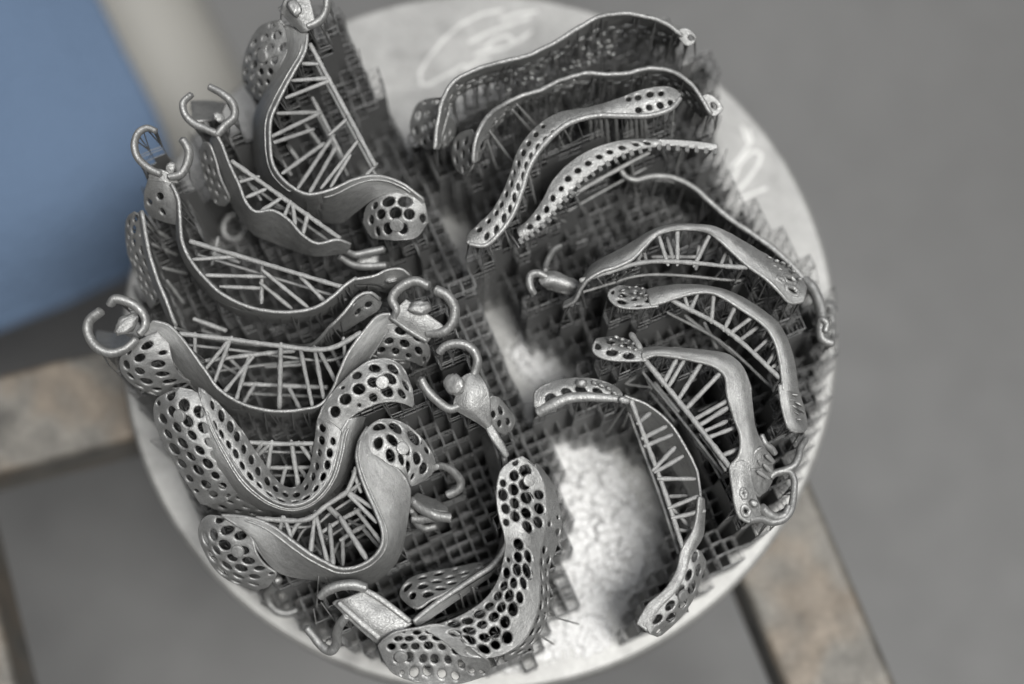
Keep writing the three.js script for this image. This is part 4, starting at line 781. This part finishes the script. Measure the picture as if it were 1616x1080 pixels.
for (let i = -40; i <= 40; i++) for (let j = -40; j <= 40; j++) {
  const k = key(i, j), p = cellAt(i, j); if (p.length() > 48.2) continue;
  const inside = BLOCKS.some(g => inPoly(p, g)) && !onChannel(p);
  const hb = 2.2 * Math.round((12 + 7 * noise.noise(p.x * 0.06, 3.3, p.z * 0.06)) / 2.2);
  if (cells.has(k)) { const c = cells.get(k); if (!c.own && inside) c.h = Math.max(c.h, hb); continue; }
  if (!inside) continue;
  let best = 1e9, n = 0, near = 0; for (const c of ownCells) { const d = (c.i - i) ** 2 + (c.j - j) ** 2; if (d < best) { best = d; n = c.n; near = c.h; } }
  cells.set(k, { i, j, h: Math.max(hb, 2.2 * Math.round((near - 3 - 2.6 * Math.sqrt(best)) / 2.2)), n, own: false, tips: [] });
}
// the places where the blocks rise higher, by pixel of their top
for (const [px, py, h, r] of [[738, 470, 24, 2.6], [752, 510, 18, 2.4], [700, 655, 19, 4.2], [655, 680, 19, 3.2], [1155, 862, 15, 3.2], [1245, 505, 23, 2.6], [1300, 560, 14, 2.4], [880, 330, 15, 5], [820, 480, 14, 4], [930, 300, 16, 4], [700, 300, 15, 3.5], [560, 1030, 14, 3], [880, 940, 9, 3], [690, 360, 17, 3], [860, 400, 13, 3]]) {
  const o = P3(px, py, h);
  for (let i = -40; i <= 40; i++) for (let j = -40; j <= 40; j++) {
    const p = cellAt(i, j), d = p.clone().setY(0).sub(o.clone().setY(0)); if (Math.max(Math.abs(d.dot(e1)), Math.abs(d.dot(e2))) > r || p.length() > 48.2 || onChannel(p)) continue;
    const k = key(i, j), c = cells.get(k);
    if (c) { if (!c.own || c.h > h) c.h = c.own ? Math.max(h, c.h) : h; }
    else { let best = 1e9, n = 0; for (const q of ownCells) { const e = (q.i - i) ** 2 + (q.j - j) ** 2; if (e < best) { best = e; n = q.n; } } cells.set(k, { i, j, h, n, own: false, tips: [] }); }
  }
}
const wires = frames.map(() => ({ pos: [], idx: [] }));
function wire(o, a, b, r) {
  const t = b.clone().sub(a); if (t.lengthSq() < 0.01) return; t.normalize();
  const s = V().crossVectors(t, Math.abs(t.y) > 0.9 ? V(1, 0, 0) : V(0, 1, 0)).normalize(), u = V().crossVectors(s, t), n = o.pos.length / 3;
  for (const p of [a, b]) for (let k = 0; k < 4; k++) { const w = k * Math.PI / 2 + 0.6, c = Math.cos(w) * r, d = Math.sin(w) * r; o.pos.push(p.x + s.x * c + u.x * d, p.y + s.y * c + u.y * d, p.z + s.z * c + u.z * d); }
  for (let k = 0; k < 4; k++) { const m = (k + 1) % 4; o.idx.push(n + k, n + 4 + k, n + m, n + m, n + 4 + k, n + 4 + m); }
}
const LEVEL = 1.9, jig = p => p.clone().add(V(rr(-0.07, 0.07), 0, rr(-0.07, 0.07)));
function slab(o, a, b, y0, y1, t) {   // a thin upright web between two columns
  const s = V(b.z - a.z, 0, a.x - b.x).normalize().multiplyScalar(t / 2), n = o.pos.length / 3;
  for (const y of [y0, y1]) for (const [p, k] of [[a, 1], [b, 1], [b, -1], [a, -1]]) o.pos.push(p.x + s.x * k, y, p.z + s.z * k);
  o.idx.push(n, n + 1, n + 5, n, n + 5, n + 4, n + 2, n + 3, n + 7, n + 2, n + 7, n + 6, n + 4, n + 5, n + 6, n + 4, n + 6, n + 7);
}
const has = (i, j) => cells.has(key(i, j));
for (const c of cells.values()) {
  const o = wires[c.n], p = cellAt(c.i, c.j), top = p.clone().setY(c.h);
  wire(o, p.clone().setY(0), top, 0.062);
  for (const [a, b] of [[1, 0], [0, 1]]) {
    const d = cells.get(key(c.i + a, c.j + b)); if (!d) continue;
    const q = cellAt(d.i, d.j), h = Math.min(c.h, d.h), nl = Math.floor(h / LEVEL);
    const inner = [1, -1].every(k => has(c.i + b * k, c.j + a * k) && has(d.i + b * k, d.j + a * k));   // webs inside a block are closed, its outer walls are open lattice
    const closed = inner ? Math.max(0, h - (1.5 + (rnd() < 0.5 ? 1 : 0)) * LEVEL) : 0;
    if (closed > 0.5) slab(o, p, q, 0, closed, 0.1);
    for (let l = 1; l <= nl; l++) {
      const y = l * LEVEL, y0 = y - LEVEL; if (y < closed) continue;
      wire(o, p.clone().setY(y), q.clone().setY(y), 0.052);
      if (inner && rnd() < 0.75) continue;
      const m = mixv(p, q, 0.5);
      (l + c.i + c.j) & 1 ? (wire(o, p.clone().setY(y0), m.clone().setY(y), 0.042), wire(o, m.clone().setY(y), q.clone().setY(y0), 0.042)) : (wire(o, p.clone().setY(y), m.clone().setY(y0), 0.042), wire(o, m.clone().setY(y0), q.clone().setY(y), 0.042));
    }
    if (Math.abs(d.h - c.h) < 3) wire(o, top.clone(), q.clone().setY(d.h), 0.062);
  }
  for (let k = 0; k < Math.min(5, c.tips.length); k++) { const tip = c.tips[Math.floor(rnd() * c.tips.length)]; if (tip.y - c.h < 11) wire(o, jig(top), tip, 0.085); }
}

// ------------------------------------------------------------------ put every framework together: a group at its base, its parts as children
function meshOf(name, g, mat, parent) { const m = new THREE.Mesh(g, mat); m.name = name; m.castShadow = m.receiveShadow = true; parent.add(m); return m; }
frames.forEach((f, n) => {
  const o = new THREE.Group(); o.name = 'denture_framework' + (n ? '_' + String(n).padStart(3, '0') : '');
  let cx = 0, cz = 0, m = 0; for (const p of f.samples) { cx += p.x; cz += p.z; m++; } cx /= m; cz /= m;
  o.position.set(cx * S, 0, cz * S); o.userData = { label: f.label, category: 'denture framework', group: FWGROUP };
  scene.add(o);
  for (const part of f.parts) {
    part.g.translate(-cx, 0, -cz); part.g.scale(S, S, S);
    meshOf(part.name, part.g, part.mat, o);
  }
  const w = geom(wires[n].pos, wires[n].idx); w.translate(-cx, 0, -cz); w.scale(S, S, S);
  meshOf('support_lattice', w, SHADED_WIRE, o).userData.kind = 'stuff';
});

// ------------------------------------------------------------------ the round build plate
{
  const SZ = 1024, d = new Uint8Array(SZ * SZ * 4), strokes = [
    [[792, 16], [760, 22], [728, 38], [700, 62], [676, 92], [663, 114], [664, 132], [676, 134], [694, 124], [724, 108]], [[742, 66], [765, 54], [800, 40], [835, 28]], [[712, 116], [728, 104], [742, 104], [734, 112], [752, 98], [770, 92]], [[768, 74], [782, 60], [800, 56], [812, 64], [800, 74], [822, 62], [838, 50]], [[750, 86], [770, 80], [795, 76]], [[790, 30], [815, 22], [846, 18]],
    [[1182, 206], [1186, 222], [1176, 238], [1168, 250], [1156, 262]], [[1200, 242], [1190, 238], [1178, 246], [1166, 262], [1160, 280], [1140, 296]], [[1202, 246], [1196, 262], [1182, 282], [1166, 300]], [[1146, 286], [1136, 304], [1150, 300]], [[1136, 318], [1170, 312], [1208, 298]], [[1150, 330], [1180, 318]], [[1172, 200], [1180, 222]]].map(l => l.map(p => P3(p[0], p[1], 0)));
  const lines = []; for (let k = 0; k < 520; k++) { const a = rr(0, 6.283), b = rr(0, 45), w = rnd() < 0.75 ? rr(0.3, 0.5) : rr(0, 6.283), l = rr(1, 12); lines.push([Math.cos(a) * b, Math.sin(a) * b, Math.cos(a) * b + Math.cos(w) * l, Math.sin(a) * b + Math.sin(w) * l, rr(-0.045, 0.06)]); }
  const segd = (x, z, ax, az, bx, bz) => { const dx = bx - ax, dz = bz - az, t = Math.max(0, Math.min(1, ((x - ax) * dx + (z - az) * dz) / (dx * dx + dz * dz + 1e-9))); return Math.hypot(x - ax - dx * t, z - az - dz * t); };
  const add = new Float32Array(SZ * SZ), paint = (ax, az, bx, bz, w, v) => {
    const x0 = Math.max(0, Math.floor((Math.min(ax, bx) - w * 2 + 50) / 100 * SZ)), x1 = Math.min(SZ - 1, Math.ceil((Math.max(ax, bx) + w * 2 + 50) / 100 * SZ)), z0 = Math.max(0, Math.floor((Math.min(az, bz) - w * 2 + 50) / 100 * SZ)), z1 = Math.min(SZ - 1, Math.ceil((Math.max(az, bz) + w * 2 + 50) / 100 * SZ));
    for (let z = z0; z <= z1; z++) for (let x = x0; x <= x1; x++) { const q = segd((x + 0.5) / SZ * 100 - 50, (z + 0.5) / SZ * 100 - 50, ax, az, bx, bz); if (q < w * 1.3) { const e = v * Math.min(1, (w * 1.3 - q) / (w * 0.6)), k = z * SZ + x; if (Math.abs(e) > Math.abs(add[k])) add[k] = e; } }
  };
  for (const l of lines) paint(l[0], l[1], l[2], l[3], 0.09, l[4]);
  for (const l of strokes) for (let i = 0; i + 1 < l.length; i++) paint(l[i].x, l[i].z, l[i + 1].x, l[i + 1].z, 0.24, 0.15);
  for (let z = 0; z < SZ; z++) for (let x = 0; x < SZ; x++) {
    const X = x / SZ * 100 - 50, Z = z / SZ * 100 - 50, k = (z * SZ + x) * 4;
    let v = 0.575 + 0.035 * noise.noise(X * 0.11, Z * 0.11, 1) + 0.03 * noise.noise(X * 0.45, Z * 0.45, 4) + 0.03 * noise.noise(X * 1.6, Z * 1.6, 8) + 0.02 * (rnd() - 0.5) + add[z * SZ + x];
    const dirt = Math.max(0, noise.noise(X * 0.22, Z * 0.22, 20) - 0.3) * 0.22; v -= dirt;
    v = Math.max(0, Math.min(1, v)); d[k] = v * 255; d[k + 1] = v * 0.996 * 255; d[k + 2] = v * 0.98 * 255; d[k + 3] = 255;
  }
  const t = new THREE.DataTexture(d, SZ, SZ); t.colorSpace = THREE.SRGBColorSpace; t.magFilter = THREE.LinearFilter; t.minFilter = THREE.LinearMipmapLinearFilter; t.generateMipmaps = true; t.needsUpdate = true;
  const prof = [[0.01, -14], [49.2, -14], [49.8, -13.5], [50, -13], [50, -0.75], [49.85, -0.3], [49.4, 0], [40, 0], [0.01, 0]].map(p => new THREE.Vector2(p[0] * S, p[1] * S));
  const g = new THREE.LatheGeometry(prof, 180).toNonIndexed(); g.computeVertexNormals();
  const p = g.attributes.position, uv = g.attributes.uv; for (let i = 0; i < p.count; i++) uv.setXY(i, p.getX(i) / S / 100 + 0.5, p.getZ(i) / S / 100 + 0.5);
  const m = new THREE.Mesh(g, new THREE.MeshStandardMaterial({ name: 'blasted steel plate', map: t, metalness: 0.4, roughness: 0.5 }));
  m.name = 'build_plate'; m.castShadow = m.receiveShadow = true; m.userData = { label: 'round pale steel build plate with scribbled marks, carrying all the frameworks', category: 'build plate' };
  scene.add(m);
}

// ------------------------------------------------------------------ white powder lying in heaps on the plate
const blob = (() => { const out = []; for (let k = 0; k < 5; k++) { const g = new THREE.IcosahedronGeometry(1, 1), p = g.attributes.position; for (let i = 0; i < p.count; i++) { const x = p.getX(i), y = p.getY(i), z = p.getZ(i), f = 1 + 0.28 * noise.noise(x * 1.7 + k * 9, y * 1.7, z * 1.7) + 0.16 * noise.noise(x * 4 + k, y * 4, z * 4); p.setXYZ(i, x * f, y * f * 0.85, z * f); } g.deleteAttribute('normal'); g.deleteAttribute('uv'); { const q = mergeVertices(g); q.computeVertexNormals(); q.setAttribute('uv', new THREE.Float32BufferAttribute(new Float32Array(q.attributes.position.count * 2), 2)); out.push(q); continue; } out.push(g); } return out; })();
function heap(label, mounds, count) {
  const hAt = (x, z) => { let h = 0; for (const m of mounds) { const d = Math.hypot(x - m.c.x, z - m.c.z) / m.r; if (d < 1) h = Math.max(h, m.h * (1 - d * d) * (1 + 0.3 * noise.noise(x * 0.5, z * 0.5, 2))); } return h; };
  const gs = [];
  for (let k = 0; k < count; k++) {
    const m = mounds[Math.floor(rnd() * mounds.length)], a = rr(0, 6.2832), q = Math.pow(rnd(), 0.62) * m.r * 1.28, x = m.c.x + Math.cos(a) * q, z = m.c.z + Math.sin(a) * q, h = (0.12 + 0.5 * rnd() * rnd()) * hAt(x, z);
    if (Math.hypot(x, z) > 47.6) continue;
    const g = blob[k % 5].clone(), s = (rnd() < 0.35 ? rr(0.14, 0.3) : rr(0.34, 0.68)) * (m.s || 1) * (q > m.r ? 0.5 : 1); g.rotateY(rr(0, 6)); g.rotateX(rr(0, 6)); g.scale(s, s, s); g.translate(x, h + s * rr(-0.1, 0.55), z); gs.push(g);
  }
  for (const m of mounds) {   // the body of each mound
    const g = new THREE.CircleGeometry(m.r * 1.02, 40, 0, Math.PI * 2), pos = [], idx = [], NR = 16, NA = 36;
    for (let i = 0; i <= NR; i++) for (let j = 0; j < NA; j++) { const r = i / NR * m.r, a = j / NA * 6.28319, x = m.c.x + Math.cos(a) * r, z = m.c.z + Math.sin(a) * r, q = 1 - (r / m.r) ** 2; pos.push(x, 0.02 + Math.max(0, 0.16 * m.h * q * (1 + 0.12 * noise.noise(x * 0.5, z * 0.5, 2)) + 0.35 * q * noise.noise(x * 1.5, z * 1.5, 6)), z); }
    for (let i = 0; i < NR; i++) for (let j = 0; j < NA; j++) { const a = i * NA + j, b = i * NA + (j + 1) % NA, c = a + NA, e = b + NA; idx.push(a, b, c, b, e, c); }
    g.dispose(); const body = geom(pos, idx); gs.push(body);
  }
  const flat = gs.map(g => { return g.index ? g.toNonIndexed() : g; }), out = mergeGeometries(flat);
  let c = V(); for (const m of mounds) c.add(m.c); c.multiplyScalar(1 / mounds.length);
  out.translate(-c.x, 0, -c.z); out.scale(S, S, S);
  const o = new THREE.Mesh(out, POWDER); o.name = numbered('powder_heap'); o.position.set(c.x * S, 0, c.z * S); o.castShadow = o.receiveShadow = true;
  o.userData = { label, category: 'powder', kind: 'stuff' }; scene.add(o);
}
const names = {};
function numbered(n) { const k = names[n] = (names[n] ?? -1) + 1; return k ? n + '_' + String(k).padStart(3, '0') : n; }
const mo = (px, py, r, h, s = 1) => ({ c: P3(px, py, 0), r, h, s });
heap('large bright heap of white powder beside the sickle-shaped framework', [mo(890, 710, 4, 3, 1.2), mo(925, 760, 5, 4, 1.4), mo(950, 820, 5.5, 4.4, 1.5), mo(960, 880, 5, 4, 1.3), mo(880, 685, 3, 2)], 1500);
heap('thin spread of white powder near the bottom edge of the plate', [mo(900, 960, 5, 1.8), mo(850, 990, 4.5, 1.6), mo(925, 1000, 2.8, 1.2), mo(800, 1035, 2.2, 1), mo(870, 900, 4.5, 2.4)], 900);
heap('small heap of white powder in the middle of the plate, by the groove', [mo(850, 560, 3.6, 3, 1.1), mo(862, 585, 2.6, 2.4)], 420);
heap('dull heap of powder behind the hooked clasps, above the curled sieve saddle', [mo(690, 855, 5, 5), mo(730, 835, 4, 4.5), mo(650, 885, 4, 4), mo(760, 800, 4, 4)], 420);
heap('small pile of powder beside the grooved bar at the lower left plate edge', [mo(505, 950, 2.4, 2), mo(535, 985, 1.8, 1)], 120);
heap('hazy patch of powder between two arcs at the left of the plate', [mo(470, 570, 4, 3), mo(430, 560, 3, 2.5)], 160);

// ------------------------------------------------------------------ the steel frame under the plate
{
  const SZ = 512, rust = noiseTexture(SZ, (x, y) => {
    const a = tile(x, y, 5, 1), b = tile(x, y, 14, 3), c = tile(x, y, 60, 6), r = Math.max(0, Math.min(1, (a * 1.5 + b * 0.9) * 1.7 + 0.3)), k = 0.43 + 0.2 * b + 0.07 * c + 0.16 * a;
    return [k * (1.0 - 0.17 * r), k * (0.97 - 0.205 * r), k * (0.915 - 0.23 * r)].map(v => Math.max(0, Math.min(1, v)));
  }, true);
  rust.repeat.set(1 / 0.09, 1 / 0.09);
  const steel = new THREE.MeshStandardMaterial({ name: 'worn mill scale steel', map: rust, metalness: 0.3, roughness: 0.55, bumpMap: grainBump, bumpScale: 0.0001 });
  const o = new THREE.Group(); o.name = 'tube_frame'; o.userData = { label: 'worn rust-stained frame of square steel tubes under the round plate', category: 'steel frame' };
  const base = P3(800, 560, -100); o.position.copy(base).multiplyScalar(S); scene.add(o);
  const tube = (name, a, b, w, y, hgt) => {
    const p = P3(a[0], a[1], y), q = P3(b[0], b[1], y), l = p.distanceTo(q), g = new RoundedBoxGeometry(w, hgt, l, 4, 1.3);
    const pos = g.attributes.position, uv = g.attributes.uv; for (let i = 0; i < pos.count; i++) uv.setXY(i, (pos.getX(i) + pos.getY(i)) * S + a[0] * 1e-4, pos.getZ(i) * S);
    g.rotateY(Math.atan2(q.x - p.x, q.z - p.z)); g.translate((p.x + q.x) / 2 - base.x, y - hgt / 2 - base.y, (p.z + q.z) / 2 - base.z); g.scale(S, S, S);
    meshOf(name, g, steel, o);
  };
  tube('frame_tube', [1120, 590], [1500, 1495], 15, -14.2, 14);
  tube('frame_tube', [-330, 752], [640, 505], 14.6, -14.6, 14);
  tube('frame_tube', [-185, 560], [60, 1600], 15, -15.2, 14);
  {
    const p = P3(120, -190, -100), q = P3(470, 520, -100), l = p.distanceTo(q), g = new THREE.CapsuleGeometry(12.5, l, 12, 40); g.rotateX(Math.PI / 2); g.rotateY(Math.atan2(q.x - p.x, q.z - p.z));
    g.translate((p.x + q.x) / 2 - base.x, -100 - base.y, (p.z + q.z) / 2 - base.z); g.scale(S, S, S);
    meshOf('frame_leg', g, new THREE.MeshStandardMaterial({ name: 'pale painted steel', color: new THREE.Color(0.27, 0.262, 0.24), roughness: 0.6 }), o);
  }
}

// ------------------------------------------------------------------ blue cloth behind the frame, and the floor
{
  const weave = noiseTexture(256, (x, y) => { const k = 0.5 + 0.25 * Math.sin(x * 256 * Math.PI / 4) * Math.sin(y * 256 * Math.PI / 4) + 0.2 * tile(x, y, 30, 2); return [k, k, k]; }, false, 1 / 0.03);
  const blue = new THREE.MeshPhysicalMaterial({ name: 'blue cotton', color: new THREE.Color(0.088, 0.132, 0.205), roughness: 0.9, sheen: 0.4, sheenRoughness: 0.6, sheenColor: new THREE.Color(0.2, 0.3, 0.45), bumpMap: weave, bumpScale: 0.00012 });
  cur = { parts: [], samples: [] };
  sheet('cloth', O, [
    [[-420, -260, -66], [-420, 60, -64], [-420, 330, -66], [-420, 620, -74]],
    [[-220, -250, -64], [-200, 60, -60], [-190, 330, -63], [-200, 575, -76]],
    [[-60, -240, -62], [0, 60, -58], [40, 320, -62], [0, 510, -80]],
    [[40, -200, -66], [165, 50, -64], [255, 260, -66], [205, 440, -84]]], { th: 5, lumps: 0.35, round: [0, 6], support: false });
  const part = cur.parts[0]; part.g.scale(S, S, S);
  const c = P3(60, 200, -66).multiplyScalar(S); part.g.translate(-c.x, -c.y, -c.z);
  const m = new THREE.Mesh(part.g, blue); m.name = 'blue_cloth'; m.position.copy(c); m.castShadow = m.receiveShadow = true; m.userData = { label: 'blue cloth blurred in the background beyond the top left of the plate', category: 'cloth' };
  scene.add(m); cur = null;

  const conc = noiseTexture(512, (x, y) => { const k = 0.425 + 0.06 * tile(x, y, 4, 1) + 0.03 * tile(x, y, 30, 4) + 0.03 * tile(x, y, 110, 7); return [k, k * 0.998, k * 0.99]; }, true, 1 / 0.5);
  const g = new THREE.PlaneGeometry(7, 7); g.rotateX(-Math.PI / 2); const uv = g.attributes.uv; for (let i = 0; i < uv.count; i++) uv.setXY(i, uv.getX(i) * 7, uv.getY(i) * 7);
  const fl = new THREE.Mesh(g, new THREE.MeshStandardMaterial({ name: 'grey floor', map: conc, roughness: 0.75 })); fl.name = 'floor'; fl.position.y = -0.36; fl.receiveShadow = true; fl.userData = { kind: 'structure' };
  scene.add(fl);
}

// ------------------------------------------------------------------ the key lamp and an added fill panel: glowing panels, each with a light of its size just below its face
for (const [k, l] of Object.entries(LAMPS)) {
  const o = new THREE.Group(); o.name = numbered('panel_lamp'); o.position.copy(l.at); o.lookAt(l.look); o.userData = { label: l.label, category: 'lamp' };
  meshOf('housing', new RoundedBoxGeometry(l.size[0] + 0.06, l.size[1] + 0.06, 0.05, 2, 0.01).translate(0, 0, -0.03), LACQUER, o);
  meshOf('lamp_diffuser', new THREE.PlaneGeometry(...l.size).translate(0, 0, -0.0015), new THREE.MeshStandardMaterial({ color: 0x888888, emissive: l.color, emissiveIntensity: 0.6 }), o);
  scene.add(o);
  const a = new THREE.RectAreaLight(l.color, l.power, ...l.size); a.position.copy(l.at).add(l.look.clone().sub(l.at).normalize().multiplyScalar(0.01)); a.lookAt(l.look); scene.add(a);
}

renderer.render(scene, camera);
